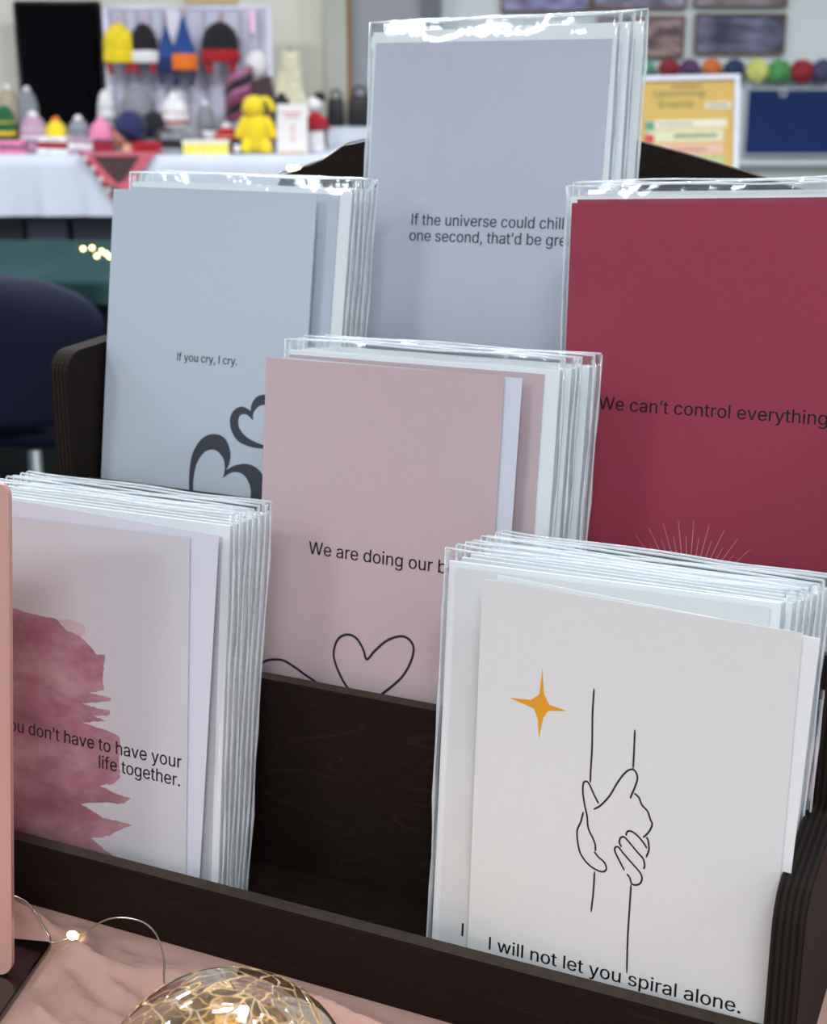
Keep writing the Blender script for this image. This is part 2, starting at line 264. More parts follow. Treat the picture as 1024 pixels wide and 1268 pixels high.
def area2(lp):
    return sum(lp[i][0] * lp[(i + 1) % len(lp)][1] - lp[(i + 1) % len(lp)][0] * lp[i][1] for i in range(len(lp)))
def inside(p, lp):
    c = False; n = len(lp)
    for i in range(n):
        a, b = lp[i], lp[i - 1]
        if (a[1] > p[1]) != (b[1] > p[1]) and p[0] < (b[0] - a[0]) * (p[1] - a[1]) / (b[1] - a[1]) + a[0]: c = not c
    return c
def width(s): return sum(GLYPH[c][0] for c in s)
def write(bm, main, A, B, cap, before='', after='', th=0.00004, M=None, track=0):
    """sets a line of lettering so that `main` runs from A to B (metres, in x,z) with the given cap height"""
    w = width(main) - 90; dx = (B[0] - A[0]) / w; slope = (B[1] - A[1]) / (B[0] - A[0]); sz = cap / 509
    x = -width(before) - 40
    for ch in before + main + after:
        adv, loops = GLYPH[ch]
        lps = []
        for l in loops:
            q = []
            for i in range(0, len(l), 2):
                gx = A[0] + (x + l[i]) * dx
                q.append((gx, A[1] + (gx - A[0]) * slope + l[i + 1] * sz))
            lps.append(q)
        if lps:
          for sh in (-.00009, .00009):
            lps_ = lps; lps = [[(a_ + sh, b_) for a_, b_ in l] for l in lps_]
            big = max(lps, key=lambda l: abs(area2(l))); sg = 1 if area2(big) > 0 else -1
            outs = [l for l in lps if area2(l) * sg > 0]; holes = [l for l in lps if area2(l) * sg < 0]
            for o_ in outs: fill(bm, [o_] + [h for h in holes if inside(h[0], o_)], th)
            lps = lps_
        x += adv
# frame of the card rack: turned 24.4 degrees against the line of sight, heights from eye level
RK = T(0, 0, EYE) @ R(-24.4, 'Z')
# a place in the hall: the photograph's pixel at a distance measured along the floor
def at(px, py, D):
    x = (px - 512) / 1760; y = -(py - 634) / 1760; P_ = radians(16.7)
    f = cos(P_) + y * sin(P_); z = -sin(P_) + y * cos(P_)
    return Vector((x * D / f, D, EYE + z * D / f))

# ================================================================ the hall (setting)
def struct(name, bm, m, **k):
    o = obj(name, bm, m, **k); o['kind'] = 'structure'; return o
WALL = mat('painted_wall', (214, 212, 200), 0.85, var=0.03, scale=2)
WALLG = mat('grey_painted_wall', (196, 203, 206), 0.85, var=0.03, scale=2)
struct('floor', bbox(-5, 5, -4, 9.8, -0.1, 0.0), mat('dark_carpet', (30, 46, 46), 0.95, var=0.25, scale=60, bump=0.4))
struct('ceiling', bbox(-5, 5, -4, 9.8, 3.5, 3.6), mat('ceiling_paint', (225, 225, 222), 0.9, var=0.02))
struct('wall_back', bbox(-5, 5, 9.6, 9.75, 0, 3.5), WALL)
struct('wall_left', bbox(-5.1, -5, -4, 9.6, 0, 3.5), WALLG)
struct('wall_right', bbox(5, 5.1, -4, 9.6, 0, 3.5), WALLG)
a = at(405, 60, 9.5).x; b = at(430, 60, 9.5).x
struct('trim_1', bbox(a, b, 9.42, 9.6, 0, 3.5), mat('grey_pillar', (172, 172, 164), 0.85, var=0.03))
d1 = at(436, 60, 9.5).x; d2 = at(521, 60, 9.5).x; d3 = at(546, 60, 9.5).x
door = struct('door_1', bbox(d1, d2, 9.5, 9.56, 0.01, 2.35), mat('grey_door', (140, 142, 152), 0.5, var=0.05))
dj = mat('brown_jamb', (139, 104, 60), 0.6); dk = mat('dark_jamb', (92, 96, 104), 0.5)
obj('door_jamb', bbox(b, d1, 9.45, 9.6, 0, 2.45), dj, door, 'varnished brown jamb')
obj('door_jamb', bbox(d2, d3, 9.45, 9.6, 0, 2.45), dk, door, 'dark grey jamb')
obj('lintel', bbox(b, d3, 9.45, 9.6, 2.36, 2.5), dj, door)
hb = bmesh.new(); tube(hb, [(d1 + .1, 9.5, 1.05), (d1 + .1, 9.43, 1.05), (d1 + .22, 9.43, 1.05)], 0.012)
obj('door_handle', hb, mat('steel', (180, 182, 186), 0.3, 1.0), door)
# pale grey stretch of wall on the right, a slim panel proud of the back wall
struct('trim_2', bbox(d3, 5, 9.56, 9.6, 0, 3.5), WALLG)

# ================================================================ table under the rack
TZ = -0.3735                                    # table height below the eye
def hill(x, y):
    h = 0
    # folds of linen bunched in front of the rack (rack frame)
    for (cx, cy, ang, ln, wd, ht) in FOLDS:
        dx, dy = x - cx, y - cy; u = dx * cos(ang) + dy * sin(ang); v = -dx * sin(ang) + dy * cos(ang)
        v += 0.004 * sin(u * 60 + cx * 50)
        q_ = ht * math.exp(-(u / ln) ** 4) * math.exp(-abs(v / (wd * .75)) ** 1.5); h = math.log(math.exp(h * 900) + math.exp(q_ * 900) - 1) / 900
    h += 0.0010 * noise.noise(Vector((x * 25, y * 25, 3.1))) + 0.0005 * noise.noise(Vector((x * 70, y * 70, 1.1)))
    k = min(1, max(0, (0.4615 - y) / 0.007)) if -0.51 < x < -0.045 else 1
    fx, fy = x + .3725, y - .4154; u = fx * cos(.272) + fy * sin(.272); w = -fx * sin(.272) + fy * cos(.272)
    if -.19 < u < .02 and -.07 < w < .045: k *= min(1, max(0, max(u - .004, w - .031, -.052 - w) / .012))
    return max(h * 1.9, -0.0008) * k
FOLDS = [(-.375, .442, radians(-12), .07, .007, .007), (-.33, .425, radians(-32), .06, .0055, .005), (-.29, .432, radians(-14), .06, .009, .006),
         (-.345, .398, radians(-25), .06, .005, .0045), (-.305, .372, radians(-40), .05, .007, .005), (-.36, .37, radians(-30), .04, .005, .0035),
         (-.20, .438, radians(-8), .07, .009, .008), (-.15, .425, radians(-20), .06, .007, .005), (-.41, .41, radians(-10), .03, .006, .004),
         (-.03, .47, radians(60), .08, .008, .006), (-.27, .395, radians(-20), .05, .004, .003), (-.335, .412, radians(-20), .045, .003, .004), (-.36, .428, radians(-28), .035, .003, .004), (-.315, .392, radians(-34), .04, .003, .0035), (-.345, .382, radians(-10), .035, .003, .003), (-.31, .447, radians(-6), .04, .004, .004), (-.24, .445, radians(-16), .04, .004, .004), (-.17, .40, radians(-24), .05, .004, .004)]
def linen():
    m = mat('pink_linen', (184, 146, 136), 0.95, var=0.06, scale=90); N = m.node_tree.nodes; L = m.node_tree.links
    tc = N.new('ShaderNodeTexCoord'); b = N['Principled BSDF']; hs = []
    for d in ('X', 'Y'):
        w = N.new('ShaderNodeTexWave'); w.bands_direction = d; w.inputs['Scale'].default_value = 700; w.inputs['Distortion'].default_value = 1.2; w.inputs['Detail'].default_value = 2
        L.new(tc.outputs['Object'], w.inputs['Vector']); hs.append(w)
    a = N.new('ShaderNodeMath'); a.operation = 'ADD'; L.new(hs[0].outputs['Fac'], a.inputs[0]); L.new(hs[1].outputs['Fac'], a.inputs[1])
    nz = N.new('ShaderNodeTexNoise'); nz.inputs['Scale'].default_value = 38; nz.inputs['Detail'].default_value = 3; L.new(tc.outputs['Object'], nz.inputs['Vector'])
    bp = N.new('ShaderNodeBump'); bp.inputs['Strength'].default_value = .15; bp.inputs['Distance'].default_value = .0002; L.new(a.outputs[0], bp.inputs['Height'])
    b2 = N.new('ShaderNodeBump'); b2.inputs['Strength'].default_value = .5; b2.inputs['Distance'].default_value = .004; L.new(nz.outputs['Fac'], b2.inputs['Height']); L.new(bp.outputs[0], b2.inputs['Normal'])
    L.new(b2.outputs[0], b.inputs['Normal']); return m
LINEN = linen()
bm = bmesh.new(); X0, X1, Y0_, Y1_ = -0.80, 0.30, 0.10, 0.84; nx, ny = 400, 270; g = []
for j in range(ny + 1):
    row = []
    for i in range(nx + 1):
        x = X0 + (X1 - X0) * i / nx; y = Y0_ + (Y1_ - Y0_) * j / ny
        row.append(bm.verts.new((x, y, TZ + hill(x, y))))
    g.append(row)
for j in range(ny):
    for i in range(nx): bm.faces.new((g[j][i], g[j][i + 1], g[j + 1][i + 1], g[j + 1][i]))
# the drop of the cloth over the four edges
def skirt(vs, dx, dy):
    prev = vs
    for k in (1, 2, 3, 4):
        cur = []
        for i, v in enumerate(vs):
            w_ = 0.012 * sin(i * 0.33) * k / 4
            cur.append(bm.verts.new((v.co.x + dx * (0.006 + w_ + .004 * k), v.co.y + dy * (0.006 + w_ + .004 * k), TZ - 0.14 * k)))
        for i in range(len(vs) - 1): bm.faces.new((prev[i], prev[i + 1], cur[i + 1], cur[i]))
        prev = cur
skirt(g[0], 0, -1); skirt(g[-1][::-1], 0, 1); skirt([r[0] for r in g][::-1], -1, 0); skirt([r[-1] for r in g], 1, 0)
cl = obj('tablecloth', bm, LINEN, smooth=True); cl.matrix_world = RK
tag(cl, 'dusty pink linen cloth with soft folds under the dark wooden rack', 'tablecloth')
tb = thing('trestle_table', 'table hidden under the dusty pink linen cloth', 'table', RK @ T(-.25, .47, -EYE))
dkw = mat('table_board', (120, 100, 80), 0.6)
obj('tabletop', bbox(-.545, .545, -.365, .365, EYE + TZ - .026, EYE + TZ - .002), dkw, tb)
for sx in (-.5, .5):
    for sy in (-.3, .3):
        obj('leg', bbox(sx - .02, sx + .02, sy - .02, sy + .02, 0, EYE + TZ - .026), dkw, tb)

# ================================================================ the rack
PIT, STP = 0.073, 0.0705
XL, XR = -0.4915, -0.0558                       # outer faces of the two sides
SIDE = 0.0118
zf = lambda k: -0.3695 + STP * k
yb = lambda k: 0.466 + PIT * k                  # front face of lip k
OX, OY, OZ = -0.2745, 0.62, TZ + 0.0003
rack = thing('card_rack', 'dark-stained plywood four-tier rack holding greeting cards on the pink linen', 'display rack', RK @ T(OX, OY, OZ))
IN = T(-OX, -OY, -OZ)
def rpart(name, bm, m, label=None):
    for v in bm.verts: v.co = IN @ v.co
    return obj(name, bm, m, rack, label)
def ear_profile():
    P = [(0.773, OZ), (0.462, OZ)]
    for k in range(4):
        y0 = yb(k) - 0.004; top = zf(k) + 0.0925; r = 0.013
        y1 = yb(k + 1) - 0.004 if k < 3 else 0.773
        P.append((y0, top - r - .002))
        for i in range(1, 7):
            a = radians(90 * i / 6)
            P.append((y0 + r * (1 - cos(a)), top - r + r * sin(a) - .001))
        if k < 3: P.append((y1, top + .001))
        else: P.append((y1, top - .004))
    return P
PR = ear_profile()
for (x0, x1) in ((XL, XL + SIDE), (XR - SIDE, XR)):
    bm = bmesh.new(); prism_yz(bm, PR, x0, x1, 1, 0)
    for v in bm.verts: v.co = IN @ v.co
    o = obj('side_panel', bm, [WOODV, PLY_V], rack)
xa, xb_ = XL + SIDE + .0002, XR - SIDE - .0002
for k in range(4):
    zt = zf(k) + (0.0290, 0.0290, 0.0205, 0.0220)[k]; z0 = (OZ if k == 0 else zf(k - 1))
    bm = bmesh.new(); fs = box(bm, xa, xb_, yb(k), yb(k) + .008, z0 + .00005, zt)
    for f in fs:
        if f.calc_center_median().z > zt - 1e-5: f.material_index = 1
    bmesh.ops.bevel(bm, geom=[e for e in bm.edges if all(abs(v.co.z - zt) < 1e-5 for v in e.verts)], offset=0.0006, segments=2, affect='EDGES')
    rpart('front_lip' if k == 0 else 'riser', bm, [WOODL if k == 0 else WOOD, EDGE])
    yq = yb(k + 1) if k < 3 else 0.757
    rpart('shelf_floor', bbox(xa, xb_, yb(k) + .00805, yq + .0035, zf(k) - (.0030 if k == 0 else .004), zf(k)), WOOD)
top = [(-.479, -.066), (-.437, -.064), (-.4295, -.051), (-.4227, -.049), (-.4144, -.046), (-.4036, -.0425), (-.3956, -.0378), (-.3886, -.0336), (-.3813, -.0321),
       (-.36, -.0275), (-.33, -.023), (-.297, -.0205), (-.26, -.0215), (-.235, -.024), (-.213, -.0285), (-.187, -.0345), (-.155, -.0430), (-.135, -.049), (-.118, -.0535), (-.075, -.060), (-.0699, -.062)]
bm = bmesh.new(); n = len(top); A = []; B = []
for (x, z) in top + [(xb_, zf(3) - .03), (xa, zf(3) - .03)]:
    x = min(max(x, xa), xb_); A.append(bm.verts.new((x, .758, z))); B.append(bm.verts.new((x, .766, z)))
m_ = len(A)
bm.faces.new(A[::-1]); bm.faces.new(B)
for i in range(m_):
    f = bm.faces.new((A[i], A[(i + 1) % m_], B[(i + 1) % m_], B[i])); f.material_index = 1 if i < n - 1 else 0
bmesh.ops.recalc_face_normals(bm, faces=bm.faces[:])
rpart('back_panel', bm, [WOOD, EDGE], 'back board with an arched top edge')

# ================================================================ greeting cards
CW, CH = 0.127, 0.178
WHITE = paper('white_card', (218, 220, 221)); ENV = paper('white_envelope', (230, 235, 237), 0.85)
INNER = paper('card_inside_white', (210, 214, 228))
FACE = {'grey': paper('cool_grey_card', (190, 192, 208)), 'blue': paper('pale_blue_grey_card', (188, 199, 212)),
        'pink': paper('dusty_pink_card', (195, 173, 177)), 'red': paper('crimson_card', (150, 56, 76), 0.62),
        'white': WHITE, 'brush': paper('off_white_card', (200, 200, 208))}
INK = mat('black_ink', (16, 14, 24), 0.6, var=0.0); SLATE = mat('slate_ink', (52, 58, 70), 0.6, var=0.04)
GOLD = mat('amber_ink', (224, 154, 22), 0.5, var=0.05); SUNINK = mat('pale_rose_ink', (206, 168, 160), 0.6, var=0.02)
def wash():
    m = bpy.data.materials.new('watercolour_rose'); m.use_nodes = True; N = m.node_tree.nodes; L = m.node_tree.links
    b = N['Principled BSDF']; tc = N.new('ShaderNodeTexCoord'); mp = N.new('ShaderNodeMapping'); mp.inputs['Scale'].default_value = (18, 1, 34)
    nz = N.new('ShaderNodeTexNoise'); nz.inputs['Scale'].default_value = 1.0; nz.inputs['Detail'].default_value = 6; nz.inputs['Roughness'].default_value = .62
    L.new(tc.outputs['Object'], mp.inputs[0]); L.new(mp.outputs[0], nz.inputs['Vector'])
    r = N.new('ShaderNodeValToRGB'); e = r.color_ramp.elements
    e[0].position = .28; e[0].color = lin((124, 70, 88)); e[1].position = .72; e[1].color = lin((200, 166, 174))
    x = e.new(.48); x.color = lin((160, 110, 126)); L.new(nz.outputs['Fac'], r.inputs[0]); L.new(r.outputs[0], b.inputs['Base Color'])
    b.inputs['Roughness'].default_value = .8; return m
WASH = wash(); WASHP = mat('watercolour_pale', (198, 178, 188), .8, var=.08, scale=60)
mm = lambda L_: [(x / 1000, z / 1000) for x, z in L_]
def rounded(P, k=5, sharp=65):
    """smooth closed outline that keeps its sharp tips"""
    n = len(P); out = []
    def cusp(i):
        a, b, c = (Vector(P[(i + d) % n]) for d in (-1, 0, 1))
        return degrees_between(b - a, c - b) > sharp
    for i in range(n):
        b, c = Vector(P[i]), Vector(P[(i + 1) % n])
        a = b * 2 - c if cusp(i) else Vector(P[i - 1]); d = c * 2 - b if cusp((i + 1) % n) else Vector(P[(i + 2) % n])
        for j in range(k):
            t = j / k
            q = 0.5 * ((2 * b) + (c - a) * t + (2 * a - 5 * b + 4 * c - d) * t * t + (3 * b - a - 3 * c + d) * t ** 3)
            out.append((q.x, q.y))
    return out
def degrees_between(u, v): return math.degrees(u.angle(v)) if u.length and v.length else 0
def ragged(P):
    out = []
    for i in range(len(P)):
        a, b = P[i], P[(i + 1) % len(P)]; n = max(1, int(math.hypot(b[0] - a[0], b[1] - a[1]) / .0012))
        if abs(a[0] - b[0]) < 1e-6: n = 1
        for j in range(n):
            t = j / n; x, z = a[0] * (1 - t) + b[0] * t, a[1] * (1 - t) + b[1] * t
            if x > -.06: x += .0008 * noise.noise(Vector((x * 700, z * 700, 0))); z += .0006 * noise.noise(Vector((x * 600, z * 600, 5)))
            out.append((x, z))
    return out
def art_grey(c):
    bm = bmesh.new(); write(bm, 'If the universe could chill', (-.03864, .08297), (.04669, .08315), .0059, after=' for')
    write(bm, 'one second, that’d be gre', (-.0392, .07455), (.0485, .07467), .0059, after='at.'); obj('printed_text', bm, INK, c)
def art_blue(c):
    bm = bmesh.new(); write(bm, 'If you cry, I cry.', (-.01653, .08793), (.02168, .08816), .00435); obj('printed_text', bm, INK, c)
    bm = bmesh.new(); fill(bm, [rounded(mm(BIGHEART))]); obj('printed_heart', bm, SLATE, c, 'large open brush-drawn heart')
    bm = bmesh.new(); fill(bm, [rounded(mm(SMALLHEART))]); obj('printed_heart', bm, SLATE, c, 'small open brush-drawn heart')
def art_pink(c):
    bm = bmesh.new(); write(bm, 'We are doing our', (-.03357, .08699), (.03084, .0869), .0061, after=' best.'); obj('printed_text', bm, INK, c)
    bm = bmesh.new(); ribbon(bm, mm(PL1), .00122); ribbon(bm, mm(PL2), .00122); obj('printed_line_heart', bm, INK, c)
def art_red(c):
    bm = bmesh.new(); write(bm, 'We can’t control everythin', (-.04568, .08274), (.05406, .08158), .0060, after='g'); obj('printed_text', bm, INK, c)
    bm = bmesh.new(); cx, cz = .00128, -.0076
    for i in range(19):
        a = radians(-85 + i * 9.45 + 1.2 - .05); long_ = i % 2 == 0
        a = radians(1.4 + (i - 9) * 4.95 * 1.0) if False else radians(1.4 + (i - 9) * 5.1)
        r1 = (.0412 if i % 2 else .0338); r0 = .0165 if i % 2 else .0185
        p, q = (cx + sin(a) * r0, cz + cos(a) * r0), (cx + sin(a) * r1, cz + cos(a) * r1)
        fill(bm, [[(p[0] - .00017, p[1]), (p[0] + .00017, p[1]), (q[0] + .00007, q[1]), (q[0] - .00007, q[1])]])
    obj('printed_rays', bm, SUNINK, c)
def art_brush(c):
    bm = bmesh.new(); fill(bm, [ragged(mm(WC))], th=.00002)
    obj('printed_watercolour', bm, WASH, c, 'rose watercolour brush stroke')
    bm = bmesh.new(); fill(bm, [ragged(mm(WCP))], th=.00003); obj('printed_watercolour', bm, WASHP, c, 'pale edge of the brush stroke')
    bm = bmesh.new(); write(bm, 'don’t have to have your', (-.02523, .07382), (.06014, .07208), .0061, before='You ', th=.00005)
    write(bm, 'life together.', (.01518, .0645), (.05986, .0634), .0061, th=.00005); obj('printed_text', bm, INK, c)
def art_hands(c, full=True, dx=0, dz=0):
    bm = bmesh.new(); write(bm, 'I will not let you spiral alone.', (-.05378 + dx, .01929 + dz), (.05308 + dx, .02463 + dz), .0058); obj('printed_text', bm, INK, c)
    if not full: return
    bm = bmesh.new(); fill(bm, [mm(STAR)]); obj('printed_star', bm, GOLD, c, 'amber four-pointed star')
    bm = bmesh.new()
    for p in HANDS: ribbon(bm, mm(p), .00078)
    obj('printed_line_drawing', bm, INK, c, 'thin line drawing of two clasped hands')
ART = {'grey': art_grey, 'blue': art_blue, 'pink': art_pink, 'red': art_red, 'brush': art_brush, 'white': art_hands}
def leaf(w, h, t, y, x=0, rho=0, lift=0, rnd=0):
    return bbox(x - w / 2, x + w / 2, y, y + t, lift, lift + h)
_films = {}
def sleeve_mesh(seed, w=.1385, h=.190, t=.0030):
    """a cellophane bag: two sheets joined at the sides, puffed by its contents, crumpled above them"""
    bm = bmesh.new(); nx_, nz_ = 22, 26; rnd = random.Random(seed); ph = [rnd.uniform(0, 6.28) for _ in range(6)]
    def depth(u, v):
        e = min(1, (0.5 - abs(u)) / 0.035); e = (1 - (1 - e) ** 2) ** .5
        k = 1 if v < .955 else max(.15, 1 - (v - .955) / .045 * .85)
        return e * k
    sh = []
    for s in (-1, 1):
        gr = []
        for j in range(nz_ + 1):
            v = j / nz_; row = []
            for i in range(nx_ + 1):
                u = i / nx_ - .5; u = (abs(u) * 2) ** .7 / 2 * (1 if u > 0 else -1)
                d = depth(u, v); cr = max(0, (v - .955) / .045)
                wv = .0007 * cr * (sin(u * 21 + ph[0]) + sin(u * 47 + ph[1])) + .00025 * sin(v * 14 + ph[2]) * max(0, abs(u) * 2 - .9) * 10
                y = .0012 + s * d * (t / 2 + .0002) + wv
                x = u * w + (.0004 * sin(v * 19 + ph[3]) * (abs(u) > .47))
                row.append((x, y, v * h + .0006 * cr * sin(u * 9 + ph[4])))
            gr.append(row)
        sh.append(gr)
    vf = [[bm.verts.new(p) for p in r] for r in sh[0]]
    vbk = [[(vf[j][i] if i in (0, nx_) or j == 0 else bm.verts.new(sh[1][j][i])) for i in range(nx_ + 1)] for j in range(nz_ + 1)]
    for j in range(nz_):
        for i in range(nx_):
            bm.faces.new((vf[j][i], vf[j][i + 1], vf[j + 1][i + 1], vf[j + 1][i]))
            q = (vbk[j][i], vbk[j + 1][i], vbk[j + 1][i + 1], vbk[j][i + 1])
            if len(set(q)) == 4:
                try: bm.faces.new(q)
                except ValueError: pass
            elif len(set(q)) == 3:
                q = list(dict.fromkeys(q))
                try: bm.faces.new(q)
                except ValueError: pass
    # folded and heat-sealed flap along the top, and the two side seams
    z1 = h
    pts = [((u / 12 - .5) * w, .0012 + .0005 * sin(u * 1.7 + ph[5]), z1 + .0004 * sin(u * .9 + ph[4])) for u in range(13)]
    me = bpy.data.meshes.new('sleeve'); bm.to_mesh(me); bm.free()
    for p in me.polygons: p.use_smooth = True
    me.materials.append(FILM)
    b2 = bmesh.new(); tube(b2, pts, .00055, 5)
    for s in (-1, 1):
        tube(b2, [(s * w / 2 + .0002 * sin(k * 1.3 + ph[2]), .0012 + .0006 * sin(k * .8 + ph[1]), .002 + (z1 - .002) * k / 14) for k in range(15)], [.0005 if k % 3 else .0009 for k in range(15)], 5)
    m2 = bpy.data.meshes.new('sleeve_seam'); b2.to_mesh(m2); b2.free()
    for p in m2.polygons: p.use_smooth = True
    m2.materials.append(SEAL)
    return me, m2
FILMS = [sleeve_mesh(s) for s in range(6)]
_me = {}
def cached(key, bm, m):
    if key not in _me:
        me = bpy.data.meshes.new(key); bm.normal_update(); bm.to_mesh(me); me.materials.append(m); _me[key] = me
    bm.free(); return _me[key]
def card(kind, tier, xc, Y0, lift, rho, th, yaw, label, group=None, sleeved=True, art=False, back=None, w=CW, h=CH, envx=0.0, seed=0, cz=0.0, sz=1.0, srho=0.0):
    r = thing('greeting_card', label, 'card', RK @ T(xc, Y0, zf(tier) + lift) @ R(yaw, 'Z') @ R(-th, 'X') @ R(rho, 'Y'), group)
    link('front_leaf', cached('front_leaf_%s_%d' % (kind, w * 1e4), leaf(w, h, .0003, 0), FACE[kind]), None, r, M=T(0, 0, cz))
    n0 = set(r.children)
    if art is True: ART[kind](r)
    elif art: art(r)
    for q in r.children:
        if q not in n0: q.matrix_local = T(0, 0, cz)
    if back:    # the back leaf of a card standing a little open
        Mb = T(back[0], back[3], back[1]) @ R(back[2], 'Y')
        obj('back_leaf', leaf(w, h, .0003, 0), ENV if kind == 'white' else INNER, r, 'white back leaf showing beside the front', M=Mb)
    else:
        link('back_leaf', cached('back_leaf_%d' % (w * 1e4), leaf(w, h, .0003, .0007), INNER), None, r, M=T(0, 0, cz))
    if sleeved:
        link('envelope', cached('envelope', leaf(.1345, .1840, .0020, .0011), ENV), None, r, 'white envelope behind the card', M=T(envx, 0, .0008) @ R(srho, 'Y') @ Matrix.Diagonal((1, 1, sz, 1)))
        f, s = FILMS[seed % len(FILMS)]
        sl = link('sleeve', f, None, r, 'clear cellophane sleeve', M=T(envx, 0, 0) @ R(srho, 'Y') @ Matrix.Diagonal((1, 1, sz, 1))); link('seam', s, None, sl)
    return r
BACKS = dict(
)
PL1 = [(-60.39, 27.74), (-54.4, 31.4), (-46.37, 32.72), (-39.26, 30.35), (-32.17, 27.11), (-21.16, 22.66), (-14.28, 21.05)]
PL2 = [(-2.64, 19.09), (-6.63, 22.39), (-12.27, 27.86), (-16.9, 35.8), (-18.13, 41.7), (-15.92, 48.12), (-10.87, 50.98), (-6.03, 49.67), (-2.39, 45.09), (-0.27, 40.61), (3.65, 45.2), (9.89, 51.31), (17.14, 54.49), (21.81, 53.19), (23.85, 49.29), (22.39, 42.28), (18.19, 34.77), (11.12, 27.56), (5.16, 22.72), (-0.75, 19.42)]
BIGHEART = [(0.33, 7.03), (-2.88, 13.05), (-4.4, 19.28), (-4.79, 28.82), (-3.49, 38.5), (1.62, 46.93), (8.86, 50.47), (16.35, 49.15), (20.46, 42.51), (20.49, 36.24), (18.73, 32.13), (23.69, 35.01), (30.89, 36.71), (37.33, 35.21), (42.13, 30.75), (43.72, 23.15), (40.49, 14.97), (32.8, 7.78), (22.22, 0.94), (15.0, -2.35), (14.96, -1.72), (25.65, 5.01), (32.54, 11.68), (34.6, 18.98), (33.83, 25.16), (29.47, 30.62), (23.02, 31.33), (16.8, 27.67), (17.58, 32.79), (16.13, 38.15), (11.26, 41.9), (4.83, 40.61), (-0.02, 34.09), (-1.78, 25.95), (-1.67, 17.99), (-0.52, 11.73)]
SMALLHEART = [(48.29, 71.42), (43.67, 74.08), (39.2, 74.16), (34.83, 72.56), (32.04, 68.47), (31.75, 64.74), (30.43, 65.55), (26.18, 66.72), (21.76, 64.78), (19.3, 60.36), (20.07, 54.2), (24.65, 48.4), (32.09, 46.02), (39.33, 45.66), (46.42, 46.68), (46.38, 47.3), (39.18, 47.97), (30.88, 50.56), (25.7, 54.73), (24.49, 59.28), (25.58, 62.02), (29.16, 62.81), (33.5, 60.11), (33.6, 63.98), (36.08, 67.28), (39.56, 68.82), (44.03, 68.75)]
WC = [(-34.72, 134.54), (-27.64, 133.45), (-17.63, 132.75), (-8.71, 132.25), (-3.8, 127.98), (4.98, 125.88), (10.21, 122.02), (14.07, 118.48), (18.48, 119.1), (18.12, 113.35), (17.17, 108.32), (18.15, 102.24), (9.46, 99.77), (21.81, 99.19), (22.39, 97.64), (5.96, 94.11), (15.68, 92.98), (21.45, 93.07), (20.69, 90.48), (11.81, 89.07), (19.55, 87.83), (5.96, 84.81), (19.57, 83.21), (26.29, 81.84), (27.27, 77.05), (26.35, 70.28), (27.35, 62.16), (23.52, 58.15), (15.78, 55.91), (26.44, 53.33), (33.15, 52.91), (29.34, 49.53), (17.75, 48.04), (4.99, 44.98), (11.89, 42.55), (17.77, 40.29), (23.6, 40.57), (34.19, 40.09), (24.6, 34.86), (21.7, 32.27), (10.93, 29.13), (14.87, 27.01), (19.78, 24.26), (23.68, 22.84), (-35.74, 23.06), (-63.5, 15.0), (-63.5, 138.5)]
WCP = [(-8.71, 132.25), (-0.86, 133.27), (6.91, 131.35), (7.5, 127.36), (4.98, 125.88), (-3.8, 127.98)]
STAR = [(-35.8, 146.01), (-34.56, 135.56), (-32.12, 131.6), (-24.42, 130.54), (-32.49, 128.87), (-34.37, 125.66), (-35.79, 116.51), (-36.54, 124.37), (-38.49, 128.63), (-49.25, 130.94), (-39.88, 132.0), (-36.42, 135.19)]
HANDS = [[(-13.72, 141.93), (-13.74, 131.84), (-13.14, 118.33), (-13.11, 108.81), (-12.99, 103.3)] ,[(3.8, 128.9), (4.01, 121.08), (4.13, 112.98)] ,[(-8.98, 95.39), (-11.1, 98.62), (-13.26, 102.38), (-14.61, 103.45), (-15.84, 102.31), (-15.83, 98.56), (-14.78, 93.45), (-13.57, 89.43), (-12.72, 84.24), (-10.55, 80.47), (-9.43, 78.04), (-9.15, 75.19)] ,[(-10.95, 92.55), (-8.2, 94.84), (-4.77, 99.61), (-1.98, 105.57), (0.86, 110.44), (3.32, 112.58), (5.11, 112.16), (6.12, 109.57), (5.33, 105.72), (4.21, 102.29), (3.79, 100.72)] ,[(5.18, 103.26), (7.14, 101.95), (8.67, 99.16), (11.09, 97.12), (12.31, 94.27), (13.28, 92.19), (12.16, 88.95), (9.97, 85.95)] ,[(-15.14, 90.45), (-15.97, 86.13), (-17.33, 81.45), (-16.17, 74.66), (-14.34, 71.31), (-11.47, 68.79), (-8.14, 67.5), (-5.44, 67.46), (-4.15, 69.12), (-5.16, 71.57), (-7.62, 73.09), (-9.67, 74.94)] ,[(-8.96, 66.73), (-8.97, 57.95), (-9.41, 48.99)] ,[(3.03, 85.02), (3.44, 86.73), (4.98, 87.33), (7.66, 86.21), (10.44, 83.73), (11.8, 81.96)] ,[(11.28, 86.6), (12.1, 85.22), (12.65, 81.65), (11.75, 78.11)] ,[(1.46, 79.8), (0.5, 81.69), (1.01, 83.65), (2.56, 84.15), (5.33, 81.87), (8.12, 79.39), (10.55, 77.36), (11.34, 74.9), (11.15, 73.03)] ,[(3.34, 70.38), (1.11, 73.78), (-0.91, 77.02), (-1.12, 78.8), (0.21, 79.47), (2.47, 77.37), (6.37, 74.1), (9.71, 71.24), (10.69, 69.03), (10.01, 66.69), (8.19, 65.55), (6.6, 65.76), (5.71, 68.0), (4.37, 69.25)] ,[(6.42, 65.27), (6.45, 56.81), (6.52, 42.59), (7.09, 27.26)] ,]
def ordinal(i): return ['first', 'second', 'third', 'fourth', 'fifth', 'sixth', 'seventh', 'eighth', 'ninth', 'tenth'][i]

